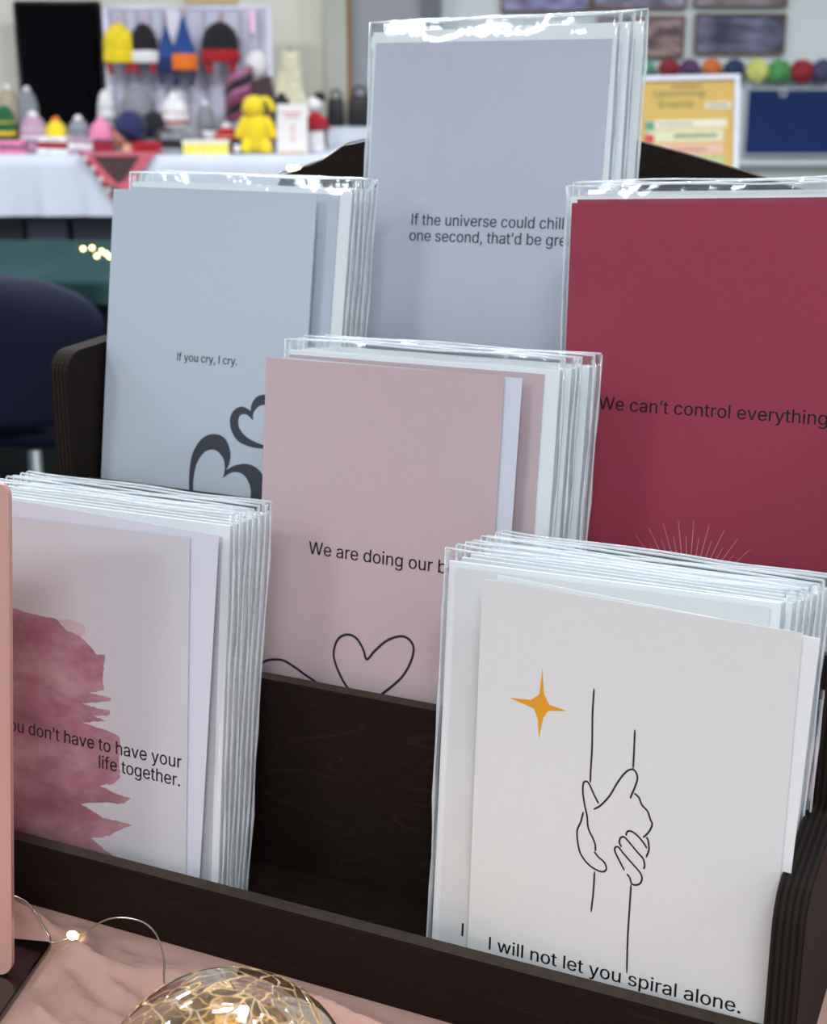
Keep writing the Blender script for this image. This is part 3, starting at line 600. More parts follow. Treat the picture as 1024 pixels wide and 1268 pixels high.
# front tier, right: bare white card in front of a full stack
card('white', 0, -.1312, .4770, .0052, -.68, 4.60, -5.05, 'white folded card with amber star and clasped hands drawing, unwrapped', sleeved=False, art=True,
     back=(.0012, .0006, 1.6, .0009))
xs = [(-.1455, .0003, -.8, 7.5), (-.1442, .0002, -.15, 7.8), (-.1428, .0003, .1, 8.05), (-.1414, .0001, -.02, 8.3), (-.1400, .0003, .15, 8.55), (-.1385, .0001, .10, 8.8), (-.1370, .0002, .17, 9.05), (-.1355, .0001, .23, 9.3)]
for i, (x, lf, rho, th) in enumerate(xs):
    card('white', 0, x, 0.4852 + i * .0036, lf, rho, th, 0,
         '%s cellophane-wrapped white card behind the clasped hands card' % ordinal(i) if i else 'wrapped white card just behind the hands card, its letter I showing',
         'wrapped cards in the front right stack', art=(lambda c: art_hands(c, False, .0003, .0002)) if i == 0 else False, seed=i, cz=.0045)
# front tier, left
card('brush', 0, -.3952, .4770, .0009, -1.27, 7.92, .05, 'off-white folded card with rose watercolour stroke, unwrapped', sleeved=False, art=True, back=(.0060, .0060, 2.7, .0009))
for i in range(7):
    card('brush', 0, -.3859 + .00025 * i, .4822 + i * .0034, .0006, -.47 + .035 * i, 8.5 + .417 * i, 0, '%s cellophane-wrapped card behind the rose watercolour card' % ordinal(i),
         'wrapped cards in the front left stack', seed=i + 1, cz=.0015)
# second tier, middle
card('pink', 1, -.2755, .5500, .0004, -.87, 8.02, -2.12, 'dusty pink folded card with a line-drawn heart, unwrapped', sleeved=False, art=True, w=.122, back=(.0062, .0002, .6, .0011))
for i in range(5):
    card('pink', 1, -.2632 + .0025 * i + (0, .001, -.001, .001, 0)[i], .5552 + i * .0040, .0003, -.33, 8.2 + .35 * i, 0, '%s cellophane-wrapped pink card behind the line-drawn heart card' % ordinal(i),
         'wrapped cards in the pink stack', seed=i + 2, envx=.003, sz=.982, cz=.0014)
# third tier, left
card('blue', 2, -.4136, .6230, -.0003, -.35, 10.2, -1.29, 'pale blue-grey folded card with two dark hearts, unwrapped', sleeved=False, art=True)
for i in range(5):
    card('blue', 2, -.4056 + .0007 * i, .6285 + i * .0038, .0003, .2 + .05 * i, 10.4 + .25 * i, 0, '%s cellophane-wrapped card behind the pale blue-grey hearts card' % ordinal(i),
         'wrapped cards in the pale blue-grey stack', seed=i, envx=.003, sz=.978)
# third tier, right
card('red', 2, -.1431, .6230, .0018, -1.86, 7.92, .07, 'crimson folded card with a pale sunburst, unwrapped', sleeved=False, art=True)
for i in range(3):
    card('red', 2, -.1410 + .0014 * i, .6285 + i * .0040, .0004 + .001 * i, -2.3, 8.0 + .5 * i, 0, '%s cellophane-wrapped crimson card behind the sunburst card' % ordinal(i),
         'wrapped cards in the crimson stack', seed=i + 3, sz=.988, cz=.0032)
# top tier, middle
card('grey', 3, -.2832, .6960, .0045, -.32, 9.18, 1.40, 'cool grey wrapped card about the universe, front of the top tier', 'wrapped cards on the top tier', art=True, w=.130, envx=.0028, seed=2, srho=-.9)
for i, (x, lf, rho, th) in enumerate([(-.2753, .0043, -1.35, 9.1), (-.2700, .0057, -1.33, 9.6)]):
    card('grey', 3, x, .7008 + i * .0048, lf, rho, th, 0, '%s wrapped grey card standing behind the universe card' % ordinal(i), 'wrapped cards on the top tier', seed=i, cz=-.002)

# ================================================================ on the pink cloth
def flat(q): return EYE
# string of tiny lights trailing from the glass globe
WIRE = mat('silver_wire', (200, 196, 180), 0.25, 1.0, var=.02)
LED = mat('warm_led', (255, 226, 150), 0.3, emit=9.0)
LEDS = mat('soft_led', (255, 222, 160), 0.3, emit=2.2)
t = thing('string_light', 'thin silver light string arching over the pink linen to the crackled globe', 'light string', RK)
p = smooth_path([(-.430, .4545, -.358), (-.4125, .4535, -.3665), (-.395, .450, -.3665), (-.3835, .444, -.3690), (-.3775, .4395, -.3690), (-.372, .442, -.3675), (-.3655, .4440, -.3640),
                 (-.3489, .4443, -.3520), (-.3324, .4430, -.3475), (-.318, .4350, -.3450), (-.3020, .4180, -.3425), (-.2880, .3980, -.3370), (-.2750, .3840, -.3330)], 8)
for q_ in p: q_.z = max(q_.z, TZ + hill(q_.x, q_.y) + .0007)
bm = bmesh.new(); tube(bm, p, .00042, 6); obj('wire', bm, WIRE, t, smooth=True)
bm = bmesh.new(); ball(bm, (-.3689, .4433, -.3652), .0019, 12, (1.6, 1, 1.1)); obj('bulb', bm, LED, t, 'small glowing bulb')
# crackled glass globe with lights inside
GC = Vector((-.2215, .3365, TZ + .0460)); GR = .0452
g = thing('glass_globe', 'crackled glass globe glowing with small warm lights in front of the rack', 'lamp', RK @ T(*GC))
def crackle():
    m = bpy.data.materials.new('crackled_glass'); m.use_nodes = True; N = m.node_tree.nodes; L = m.node_tree.links
    N.remove(N['Principled BSDF']); out = N['Material Output']
    tc = N.new('ShaderNodeTexCoord'); vo = N.new('ShaderNodeTexVoronoi'); vo.feature = 'DISTANCE_TO_EDGE'; vo.inputs['Scale'].default_value = 105
    nz = N.new('ShaderNodeTexNoise'); nz.inputs['Scale'].default_value = 40
    ad = N.new('ShaderNodeMix'); ad.data_type = 'RGBA'; ad.blend_type = 'ADD'; ad.inputs[0].default_value = .035
    L.new(tc.outputs['Object'], nz.inputs['Vector']); L.new(tc.outputs['Object'], ad.inputs[6]); L.new(nz.outputs['Color'], ad.inputs[7])
    L.new(ad.outputs[2], vo.inputs['Vector'])
    rp = N.new('ShaderNodeValToRGB'); rp.color_ramp.elements[0].color = (1, 1, 1, 1); rp.color_ramp.elements[0].position = .0
    rp.color_ramp.elements[1].position = .05; rp.color_ramp.elements[1].color = (0, 0, 0, 1)
    L.new(vo.outputs['Distance'], rp.inputs[0])
    bp = N.new('ShaderNodeBump'); bp.inputs['Strength'].default_value = .9; bp.inputs['Distance'].default_value = .002
    L.new(rp.outputs[0], bp.inputs['Height'])
    tr = N.new('ShaderNodeBsdfTransparent'); tr.inputs[0].default_value = (.80, .77, .66, 1)
    gl = N.new('ShaderNodeBsdfGlossy'); gl.inputs['Roughness'].default_value = .05; L.new(bp.outputs[0], gl.inputs['Normal'])
    fr = N.new('ShaderNodeLayerWeight'); fr.inputs['Blend'].default_value = .45; L.new(bp.outputs[0], fr.inputs['Normal'])
    m1 = N.new('ShaderNodeMixShader'); L.new(fr.outputs['Facing'], m1.inputs[0]); L.new(tr.outputs[0], m1.inputs[1]); L.new(gl.outputs[0], m1.inputs[2])
    df = N.new('ShaderNodeBsdfTranslucent'); df.inputs[0].default_value = (1, .85, .5, 1)
    dd = N.new('ShaderNodeBsdfDiffuse'); dd.inputs[0].default_value = (.85, .76, .5, 1)
    m0 = N.new('ShaderNodeMixShader'); L.new(df.outputs[0], m0.inputs[1]); L.new(dd.outputs[0], m0.inputs[2])
    m2 = N.new('ShaderNodeMixShader'); k = N.new('ShaderNodeMath'); k.operation = 'MULTIPLY'; k.inputs[1].default_value = .42
    L.new(rp.outputs[0], k.inputs[0]); L.new(k.outputs[0], m2.inputs[0]); L.new(m1.outputs[0], m2.inputs[1]); L.new(m0.outputs[0], m2.inputs[2])
    L.new(m2.outputs[0], out.inputs['Surface']); return m
CR = crackle()
bm = bmesh.new(); ball(bm, (0, 0, 0), GR, 48); obj('glass_shell', bm, CR, g, smooth=True)
bm = bmesh.new(); ball(bm, (0, 0, 0), GR - .0035, 32); bmesh.ops.rotate(bm, verts=bm.verts[:], cent=(0, 0, 0), matrix=Matrix.Rotation(1.1, 3, 'X')); obj('inner_shell', bm, CR, g, smooth=True)
bm = bmesh.new(); lathe(bm, [(.021, -.0440), (.022, -.034), (.016, -.030), (0, -.030)], 24); obj('base', bm, mat('brass_cap', (190, 120, 60), .35, .8), g)
rr = random.Random(5); q = []
for i in range(26):
    a = i * 1.9; rad = .012 + .014 * rr.random(); q.append((rad * cos(a), rad * sin(a), -.03 + .055 * i / 26 + .006 * rr.random()))
bm = bmesh.new(); tube(bm, smooth_path(q, 5), .0004, 5); obj('inner_wire', bm, mat('copper_wire', (214, 150, 90), .3, 1.0), g)
for i in range(1, 26, 2):
    bm = bmesh.new(); ball(bm, q[i], .0016, 8); obj('bulb', bm, LED, g, 'tiny warm bulb inside')
bm = bmesh.new(); tube(bm, smooth_path([(-.022, .012, -.028), (-.014, .004, .004), (.002, -.006, .014), (.018, .002, .006), (.026, .01, -.02)], 8), .0042, 10)
obj('amber_filler', bm, mat('amber_tissue', (226, 140, 70), .6, var=.2, scale=90, emit=.25), g)

pl = bpy.data.lights.new('globe_glow', 'POINT'); pl.energy = .22; pl.color = (1, .72, .42); pl.shadow_soft_size = .012
po = bpy.data.objects.new('globe_glow', pl); COL.objects.link(po); po.parent = g; po.location = (0, 0, .012)
# pink acrylic sign on its dark mirror-like foot
SG = RK @ T(-.3725, .4154, TZ) @ R(15.6, 'Z')
s = thing('acrylic_sign', 'pink acrylic sign panel in a glossy black foot at the left edge', 'sign', SG)
PKA = mat('pink_acrylic', (196, 150, 138), .28, var=.02, coat=.4); PKE = mat('pink_acrylic_edge', (188, 138, 126), .35, var=.03)
BLK = mat('black_gloss_acrylic', (14, 8, 10), .06, var=.02, coat=.8, spec=.8)
bm = bmesh.new(); W_, H_, rc = .150, .2205, .006; pr = []
for (cx, cz, a0) in ((-.0065 - rc, rc + .0035, -90), (-.0065 - rc, H_ - rc, 0), (-.0065 - W_ + rc, H_ - rc, 90), (-.0065 - W_ + rc, rc + .0035, 180)):
    for i in range(7):
        a = radians(a0 + 15 * i); pr.append((cx + rc * cos(a), cz + rc * sin(a)))
f_ = [bm.verts.new((x, -.0015, z)) for x, z in pr]; b_ = [bm.verts.new((x, .0015, z)) for x, z in pr]; n = len(pr)
bm.faces.new(f_); bm.faces.new(b_[::-1])
for i in range(n):
    fc = bm.faces.new((f_[i], b_[i], b_[(i + 1) % n], f_[(i + 1) % n])); fc.material_index = 1
bmesh.ops.recalc_face_normals(bm, faces=bm.faces[:])
obj('panel', bm, [PKA, PKE], s, M=R(-6.0, 'X') @ R(1.9, 'Y'))
bm = bmesh.new(); fs = box(bm, -.168, 0, -.048, .0275, .0002, .0034); bmesh.ops.bevel(bm, geom=[e for e in bm.edges], offset=.0008, segments=2, affect='EDGES')
obj('foot', bm, BLK, s, 'glossy black foot')
# bulb string lying along the curved back board
t = thing('string_light', 'fine silver light string lying along the curved top of the rack', 'light string', RK)
p = smooth_path([(-.4335, .7615, -.0500), (-.4227, .762, -.0478), (-.4144, .762, -.0449), (-.4036, .762, -.0413), (-.3956, .762, -.0366), (-.3886, .762, -.0325), (-.3813, .762, -.0308), (-.36, .762, -.0262), (-.33, .762, -.0218)], 5)
bm = bmesh.new(); tube(bm, p, .0005, 6); obj('wire', bm, WIRE, t, smooth=True)
for dx in (0, .0042):
    bm = bmesh.new(); ball(bm, (-.4255 + dx, .7605, -.0470), .0019, 10, (1.3, 1, 1)); obj('bulb', bm, LED, t, 'small glowing bulb')

# ================================================================ the far side of the hall
def cloth_table(name, label, x0, x1, y0, y1, zt, drop, mcl, clabel, group=None):
    tb = thing(name, label, 'table', T((x0 + x1) / 2, (y0 + y1) / 2, 0), group)
    w, d = (x1 - x0) / 2, (y1 - y0) / 2
    obj('tabletop', bbox(-w, w, -d, d, zt - .03, zt - .004), mat('grey_board', (150, 150, 150), .6), tb)
    for sx in (-1, 1):
        for sy in (-1, 1):
            bm = bmesh.new(); tube(bm, [(sx * (w - .08), sy * (d - .08), 0), (sx * (w - .08), sy * (d - .08), zt - .03)], .014, 10); obj('leg', bm, mat('grey_steel', (110, 112, 116), .4, .8), tb)
    bm = bmesh.new(); n = 90; X = [-w - .01 + (2 * w + .02) * i / n for i in range(n + 1)]
    top_f = [bm.verts.new((x, -d - .006, zt)) for x in X]; top_b = [bm.verts.new((x, d + .006, zt)) for x in X]
    for i in range(n): bm.faces.new((top_f[i], top_f[i + 1], top_b[i + 1], top_b[i]))
    for base, sg in ((top_f, -1), (top_b, 1)):
        prev = base
        for k in range(1, 6):
            cur = [bm.verts.new((v.co.x, sg * (d + .008 + (.012 * sin(i * .55) + .008 * sin(i * 1.3 + 1)) * k / 5), zt - drop * k / 5)) for i, v in enumerate(base)]
            for i in range(n): bm.faces.new((prev[i], cur[i], cur[i + 1], prev[i + 1]))
            prev = cur
    for e in (0, -1):
        sg = -1 if e == 0 else 1; prev = [top_f[e], top_b[e]]
        for k in range(1, 3):
            cur = [bm.verts.new((v.co.x + sg * .012 * k, v.co.y, zt - drop * k / 2)) for v in (top_f[e], top_b[e])]
            bm.faces.new((prev[0], prev[1], cur[1], cur[0])); prev = cur
    o = obj('tablecloth', bm, mcl, smooth=True); o.location = tb.location; tag(o, clabel, 'tablecloth')
    return tb
WCL = mat('white_cloth', (196, 202, 218), .85, var=.03, scale=8)
TEAL = mat('teal_cloth', (16, 58, 62), .9, var=.08, scale=14)
S = 8.6; SP = S / 1837
x0 = at(-70, 190, S).x; x1 = at(432, 190, S).x
cloth_table('stall_table', 'long stall table covered in white cloth and loaded with knitted goods', x0, x1, 8.35, 9.15, .732, .34, WCL, 'white cloth over the long stall table of knitted goods')
cloth_table('green_table', 'table under a dark teal cloth behind the blue chair', -2.3, -.45, 2.88, 3.62, .74, .05, TEAL, 'dark teal cloth on the table behind the blue chair')
t = thing('shade_skirt', 'added black-green skirt with the shade under the teal cloth in its colour', 'shade skirt', T(-1.375, 3.25, 0))  # added skirt; the shade below the tabletop is put into its near-black colour
bm = bmesh.new(); n = 120; pth = [(-.90, -.355), (.90, -.355), (.90, .355), (-.90, .355)]; ring = []
for k in range(4):
    a_, b_ = Vector(pth[k]), Vector(pth[(k + 1) % 4]); m_ = 60 if k % 2 == 0 else 24; nrm = Vector(((b_ - a_).y, -(b_ - a_).x)).normalized()
    for i in range(m_): ring.append(a_.lerp(b_, i / m_) + nrm * .008 * sin(i * 1.1))
lo = [bm.verts.new((p.x * 1.01, p.y * 1.02, .01)) for p in ring]; hi = [bm.verts.new((p.x, p.y, .70)) for p in ring]
for i in range(len(ring)): bm.faces.new((lo[i], lo[(i + 1) % len(ring)], hi[(i + 1) % len(ring)], hi[i]))
obj('shade_skirt_cloth', bm, mat('shade_dark_cloth', (8, 20, 22), .95, var=.1), t, smooth=True)
xa_ = at(408, 152, 9.25).x; xb2 = at(520, 152, 9.25).x
cloth_table('side_table', 'small high white-covered side table under the black bags', xa_, xb2, 9.2, 9.42, .865, .5, WCL, 'white cloth over the small high side table')
def wthing(name, label, cat, px, py, D, group=None, rz=0):
    p = at(px, py, D); return thing(name, label, cat, T(*p) @ R(rz, 'Z'), group)
def standing(name, label, cat, px, D=None, z=.733, group=None, rz=0):
    D = D or 8.6; return thing(name, label, cat, T(at(px, 180, D).x, D, z) @ R(rz, 'Z'), group)
def yarn(n, rgb): return mat('yarn_' + n, rgb, .95, var=.42, scale=26, bump=.6, bscale=140, sheen=.2)
def knit(r, h, lean=0.0, n=24):
    """profile of a knitted hat standing on a table"""
    return [(r * .98, 0), (r * 1.04, .012), (r * 1.04, h * .22), (r * .99, h * .26), (r * 1.0, h * .45), (r * .94, h * .68), (r * .74, h * .86), (r * .42, h * .97), (0, h)]
def hat(px, w, h, body, brim, pom, label, D=None, z=.733, group=None, prof=None, bands=None):
    """w and h in photograph pixels at the stall's distance"""
    D = D or 8.6; r = w / 2 * D / 1837; hh = h * D / 1837
    t = standing('knitted_hat', label, 'hat', px, D, z, group)
    P = knit(r, hh); bm = bmesh.new(); lathe(bm, P[3:], 28, rib=.012, ribs=28); obj('crown', bm, body, t, smooth=True)
    bm = bmesh.new(); lathe(bm, [(r * .94, .002)] + P[:4], 28, rib=.02, ribs=28); obj('brim', bm, brim, t, smooth=True)
    if pom is not None:
        bm = bmesh.new(); ball(bm, (0, 0, hh * .98), r * .36, 14, lump=.35, seed=px); obj('pompom', bm, pom, t, smooth=True)
    if bands is not None:
        bm = bmesh.new()
        for k in (.38, .6):
            rr = r * (1.0 if k < .5 else .93); lathe(bm, [(rr * 1.0, hh * k), (rr * 1.03, hh * (k + .05)), (rr * .97, hh * (k + .1))], 28)
        obj('stripe', bm, bands, t)
    return t
Y_ = yarn('yellow', (236, 196, 30)); RD = yarn('red', (158, 16, 32)); BK = yarn('black', (22, 20, 26)); WH = yarn('white', (218, 216, 222)); GR_ = yarn('green', (14, 86, 50))
PK = yarn('pink', (226, 130, 170)); LI = yarn('lilac', (176, 140, 168)); GY = yarn('grey', (128, 130, 140)); NV = yarn('navy', (28, 38, 84)); OR = yarn('orange', (226, 110, 30)); CR_ = yarn('cream', (214, 210, 184))
BE = yarn('beige', (160, 148, 128)); PL = yarn('plum', (120, 50, 84)); MV = yarn('mauve', (150, 90, 124)); BR_ = yarn('brown', (70, 50, 52)); BL = yarn('blue', (30, 66, 130)); SK = mat('mannequin_skin', (208, 152, 128), .5, var=.03)
# hats along the front of the stall, left to right
hat(8, 30, 58, GR_, Y_, None, 'tall green knitted hat with a yellow brim, leftmost on the stall', bands=Y_)
hat(43, 34, 46, LI, LI, WH, 'pointed lilac and white flecked hat on the stall beside a yellow hat', bands=WH)
hat(71, 28, 40, Y_, Y_, OR, 'bright yellow knitted hat with an orange pompom on the stall')
hat(99, 28, 42, GY, WH, WH, 'grey and white knitted hat right of the yellow hat', bands=BK)
hat(127, 32, 40, PK, PL, PK, 'pink knitted hat with rolls standing near the mannequin head', bands=PK)
hat(60, 22, 26, BE, GY, None, 'small beige knitted hat low behind the yellow hat', D=8.8)
hat(14, 30, 66, BE, GY, WH, 'beige and grey hat raised behind the green hat', D=8.95, z=.78)
hat(38, 26, 62, GY, CR_, WH, 'grey and cream bobble hat behind the lilac one', D=8.95, z=.79)
hat(135, 24, 62, WH, GY, None, 'white spotted tube hat standing behind the pink hat', D=9.0, z=.79, bands=GY)
hat(173, 46, 70, GY, NV, None, 'large grey knitted hat behind the mannequin head', D=8.95, z=.77)
hat(192, 34, 44, BK, GY, None, 'black knitted hat with grey edge right of the mannequin head', D=8.8, z=.76, bands=NV)
hat(218, 38, 52, WH, GY, WH, 'white knitted hat with a red band in mid stall', D=8.85, z=.80, bands=RD)
hat(256, 24, 44, GY, WH, WH, 'small grey and white hat on the grey stand', D=8.85, z=.80)
hat(281, 32, 32, RD, PK, WH, 'low red and pink hat beside the yellow soft toy', bands=CR_)
hat(350, 26, 40, BK, WH, BK, 'black and white bobble hat behind the small white sign', D=8.9, z=.86)
hat(30, 30, 34, BK, PL, None, 'dark low hat tucked between the green and lilac hats', D=8.75)
hat(88, 26, 30, PL, BK, None, 'plum hat with a black brim tucked behind the yellow hat', D=8.8)
hat(236, 34, 34, GY, BK, None, 'mottled grey hat low beside the red banded hat', D=8.7)
hat(205, 26, 30, BR_, GY, None, 'brown hat low to the right of the black hat', D=8.65)
hat(330, 30, 44, BR_, MV, None, 'brown and mauve hat behind the yellow soft toy', D=8.8, z=.80)
hat(313, 24, 40, PL, BK, None, 'plum and black hat behind the left of the yellow soft toy', D=9.0, z=.90)
# mannequin head with navy hat
t = standing('mannequin_head', 'peach mannequin head facing left in a navy knitted hat', 'mannequin head', 158)
bm = bmesh.new(); lathe(bm, [(.055, 0), (.05, .012), (.034, .03), (.036, .06)], 20); ball(bm, (-.01, 0, .115), .072, 20, (1.0, .85, 1.1)); ball(bm, (-.083, 0, .105), .016, 8, (1.2, .8, 1)); ball(bm, (-.066, 0, .06), .03, 10)
obj('head', bm, SK, t, smooth=True)
bm = bmesh.new(); ball(bm, (.022, 0, .15), .094, 24, (1.0, .95, 1.0), lump=.06); obj('hat', bm, NV, t, smooth=True)
bm = bmesh.new(); tube(bm, [(.022 + .088 * cos(a) * .98 - .005, .088 * sin(a), .135 + .05 * cos(a + pi)) for a in [i * pi / 12 for i in range(24)]], .012, 8, closed=True); obj('hat_brim', bm, NV, t, smooth=True)
# folded goods lying along the table edge
def bundle(px, w, h, m, m2, label, D=8.5, z=.733):
    t = standing('folded_knitwear', label, 'knitwear', px, D, z)
    a = w / 2 * D / 1837; hh = h * D / 1837
    for i in range(3):
        bm = bmesh.new(); box(bm, -a * (1 - .05 * i), a * (1 - .04 * i), -.07, .07, hh * i / 3, hh * (i + .92) / 3, bev=.008)
        for v in bm.verts: v.co += Vector((noise.noise(v.co * 9 + Vector((px, i, 0))), 0, noise.noise(v.co * 11)))* .006
        obj('fold', bm, m if i != 1 else m2, t, smooth=True)
bundle(12, 44, 17, PK, MV, 'folded pink knitwear at the left end of the stall')
bundle(68, 40, 22, WH, RD, 'red and white patterned knitwear folded on the stall')
bundle(103, 34, 20, LI, WH, 'pale lilac knitwear folded in front of the grey hat')
bundle(129, 26, 19, PL, RD, 'plum coloured knitwear folded below the pink hat')
bundle(186, 42, 15, RD, RD, 'bright red knitwear folded right of the mannequin head')
bundle(214, 28, 26, GY, BK, 'dark grey knitwear folded at the middle of the stall')
# yellow gingham box and small black and white tin
t = standing('gift_box', 'low yellow and white checked box on the stall', 'box', 256, 8.48)
w = 56 / 2 * 8.48 / 1837; hh = 17 * 8.48 / 1837
obj('box_body', bbox(-w, w, -.06, .06, 0, hh * .78), mat('pale_yellow', (238, 226, 130), .7), t)
obj('lid', bbox(-w - .004, w + .004, -.064, .064, hh * .78, hh), mat('cream_lid', (236, 232, 214), .7), t)
for i in range(9):
    x = -w + .02 + i * (2 * w - .04) / 8; obj('stripe', bbox(x - .006, x + .006, -.0615, -.0602, .004, hh * .74), Y_, t)
t = standing('small_tin', 'small black and white tin beside the yellow checked box', 'tin', 294, 8.48)
bm = bmesh.new(); lathe(bm, [(.032, 0), (.034, .004), (.034, .07), (.03, .074)], 20); obj('tin_body', bm, mat('black_tin', (40, 40, 46), .4), t)
obj('tin_label', bbox(-.016, .016, -.0365, -.033, .014, .056), WH, t)
# yellow soft toy
t = standing('soft_toy', 'yellow knitted soft toy standing beside the small white sign', 'soft toy', 318, 8.52)
bm = bmesh.new(); ball(bm, (0, 0, .12), .085, 20, (.95, .8, 1.35), lump=.12); obj('body', bm, Y_, t, smooth=True)
bm = bmesh.new(); ball(bm, (-.012, -.01, .262), .064, 18, (1.05, .9, 1.0), lump=.18, seed=3); obj('head', bm, Y_, t, smooth=True)
for sx in (-1, 1):
    bm = bmesh.new(); tube(bm, smooth_path([(sx * .05, -.01, .20), (sx * .088, -.02, .14), (sx * .10, -.03, .085)], 4), [.03] * 4 + [.027] * 4 + [.02], 10); obj('arm', bm, Y_, t, smooth=True)
    bm = bmesh.new(); tube(bm, smooth_path([(sx * .045, -.02, .07), (sx * .06, -.045, .035), (sx * .064, -.06, .012)], 4), [.036] * 6 + [.03] * 3, 10); obj('leg', bm, Y_, t, smooth=True)
bm = bmesh.new(); tube(bm, smooth_path([(.03, -.02, .30), (.065, -.035, .305), (.095, -.05, .275), (.105, -.05, .24)], 4), .018, 10); obj('tuft', bm, Y_, t, 'drooping yellow tuft', smooth=True)
# small white sign in a frame
t = standing('table_sign', 'white upright sign with faint printed lines on the stall', 'sign', 362, 8.46)
w = 38 / 2 * 8.46 / 1837; hh = 61 * 8.46 / 1837
M_ = R(-7, 'X')
obj('sign_card', bbox(-w, w, 0, .006, .004, hh), mat('sign_white', (212, 208, 210), .5, var=.01), t, M=M_)
for i, (a_, b_, z_, c_) in enumerate([(-.6, .6, .80, (190, 90, 90)), (-.45, .45, .72, (190, 120, 120)), (-.15, .2, .55, (196, 150, 90)), (-.15, .2, .46, (200, 140, 100)), (-.15, .15, .36, (190, 150, 120)), (-.2, .2, .27, (190, 150, 120))]):
    obj('printed_line', bbox(a_ * w, b_ * w, -.0006, -.0001, hh * z_, hh * (z_ + .035)), mat('sign_ink_%d' % i, c_, .7), t, M=M_)
obj('sign_stand', bbox(-w * .9, w * .9, -.02, .05, 0, .012), mat('wood_block', (180, 140, 96), .6), t)
# white doll with red top
t = standing('doll', 'small knitted doll with white hair and red top beside the white sign', 'doll', 391, 8.6)
bm = bmesh.new(); lathe(bm, [(.05, 0), (.055, .03), (.045, .13), (.03, .2)], 18, sx=1, sy=.8); obj('skirt', bm, WH, t, smooth=True)
bm = bmesh.new(); lathe(bm, [(.047, .13), (.05, .16), (.044, .205), (.02, .235)], 18); obj('red_top', bm, RD, t, smooth=True)
bm = bmesh.new(); ball(bm, (0, 0, .275), .045, 16, lump=.1); obj('head', bm, WH, t, smooth=True)
bm = bmesh.new(); ball(bm, (.025, .01, .315), .04, 14, (1, 1, .8), lump=.1); obj('cap', bm, BK, t, smooth=True)
for sx in (-1, 1):
    bm = bmesh.new(); tube(bm, [(sx * .045, 0, .2), (sx * .075, -.01, .13)], [.018, .014], 8); obj('arm', bm, RD, t, smooth=True)
# mauve scarf heap, white mannequin head with brown scarf, cream shawl
t = standing('scarf', 'mauve and black striped scarf draped beside the white mannequin head', 'scarf', 297, 8.95, .90)
for i in range(6):
    bm = bmesh.new(); tube(bm, smooth_path([(-.065, 0, .04 * i), (-.02, -.05, .03 + .045 * i), (.04, -.04, .055 + .045 * i), (.08, 0, .09 + .045 * i)], 4), .024, 8); obj('fold', bm, BK if i % 3 == 1 else (MV if i % 2 else PL), t, smooth=True)
t = standing('display_plinth', 'grey display plinth behind the hats on the stall', 'plinth', 297, 9.0)
obj('plinth_body', bbox(-.16, .16, -.11, .11, 0, .165), mat('plinth_grey', (150, 150, 160), .8), t); obj('plinth_top', bbox(-.165, .165, -.115, .115, .1652, .1665), WCL, t)
t = standing('display_plinth', 'white display plinth under the white mannequin head', 'plinth', 332, 9.3, .733)
obj('plinth_body', bbox(-.09, .09, -.06, .06, 0, .238), mat('plinth_white', (206, 206, 210), .8), t)
t = standing('mannequin_head', 'white mannequin head with a dark brown scarf below it', 'mannequin head', 322, 9.0, .985)
bm = bmesh.new(); lathe(bm, [(.085, 0), (.08, .03), (.05, .10), (.045, .17)], 20); ball(bm, (-.005, 0, .25), .072, 20, (1, .9, 1.2)); obj('head', bm, mat('white_foam', (212, 210, 214), .7), t, smooth=True)
bm = bmesh.new()
for i in range(4): tube(bm, [(.066 * (1.25 - .1 * i) * cos(a), .06 * sin(a) - .01, .03 + .038 * i + .02 * cos(a)) for a in [k * pi / 8 for k in range(16)]], .026, 8, closed=True)
obj('scarf', bm, BR_, t, 'dark brown scarf', smooth=True)
t = standing('shawl', 'cream shawl hanging on a stand right of the white mannequin head', 'shawl', 362, 9.05)
bm = bmesh.new(); g2 = []
for j in range(10):
    g2.append([bm.verts.new(((i - 10) / 10 * (.05 + .07 * (1 - j / 9)) + .01 * sin(j), -.05 - .03 * abs(sin(i * .8)), .16 + .42 * j / 9)) for i in range(21)])
for j in range(9):
    for i in range(20): bm.faces.new((g2[j][i], g2[j][i + 1], g2[j + 1][i + 1], g2[j + 1][i]))
o = obj('draped_cloth', bm, CR_, t, smooth=True); md = o.modifiers.new('s', 'SOLIDIFY'); md.thickness = .01
bm = bmesh.new(); tube(bm, [(0, -.02, 0), (0, -.02, .6)], .012, 10); lathe(bm, [(.08, 0), (.08, .01), (.02, .02)], 20); obj('stand', bm, mat('stand_steel', (150, 150, 150), .4, .8), t)
# crocheted blanket corner over the table front
t = thing('crochet_blanket', 'red, green and brown crocheted blanket corner hanging over the stall edge', 'blanket', T(at(150, 187, 8.32).x, 8.315, .74))
def tri(pts, y, m, name='blanket_panel'):
    bm = bmesh.new(); f = [bm.verts.new((x, y, z)) for x, z in pts]; b = [bm.verts.new((x, y + .006, z)) for x, z in pts]; n = len(pts)
    bm.faces.new(f); bm.faces.new(b[::-1])
    for i in range(n): bm.faces.new((f[i], b[i], b[(i + 1) % n], f[(i + 1) % n]))
    bmesh.ops.recalc_face_normals(bm, faces=bm.faces[:]); obj(name, bm, m, t)
PT = yarn('rose_check', (196, 96, 110)); DG = yarn('deep_green', (60, 84, 66))
tri([(-.225, 0), (.19, 0), (.06, -.16), (0, -.33), (-.04, -.30), (-.12, -.14)], 0, PT, 'blanket_edge')
tri([(-.16, -.01), (.10, -.01), (.02, -.13), (-.03, -.16)], -.008, BR_); tri([(-.10, -.16), (-.02, -.19), (.0, -.28), (-.06, -.25)], -.008, DG)
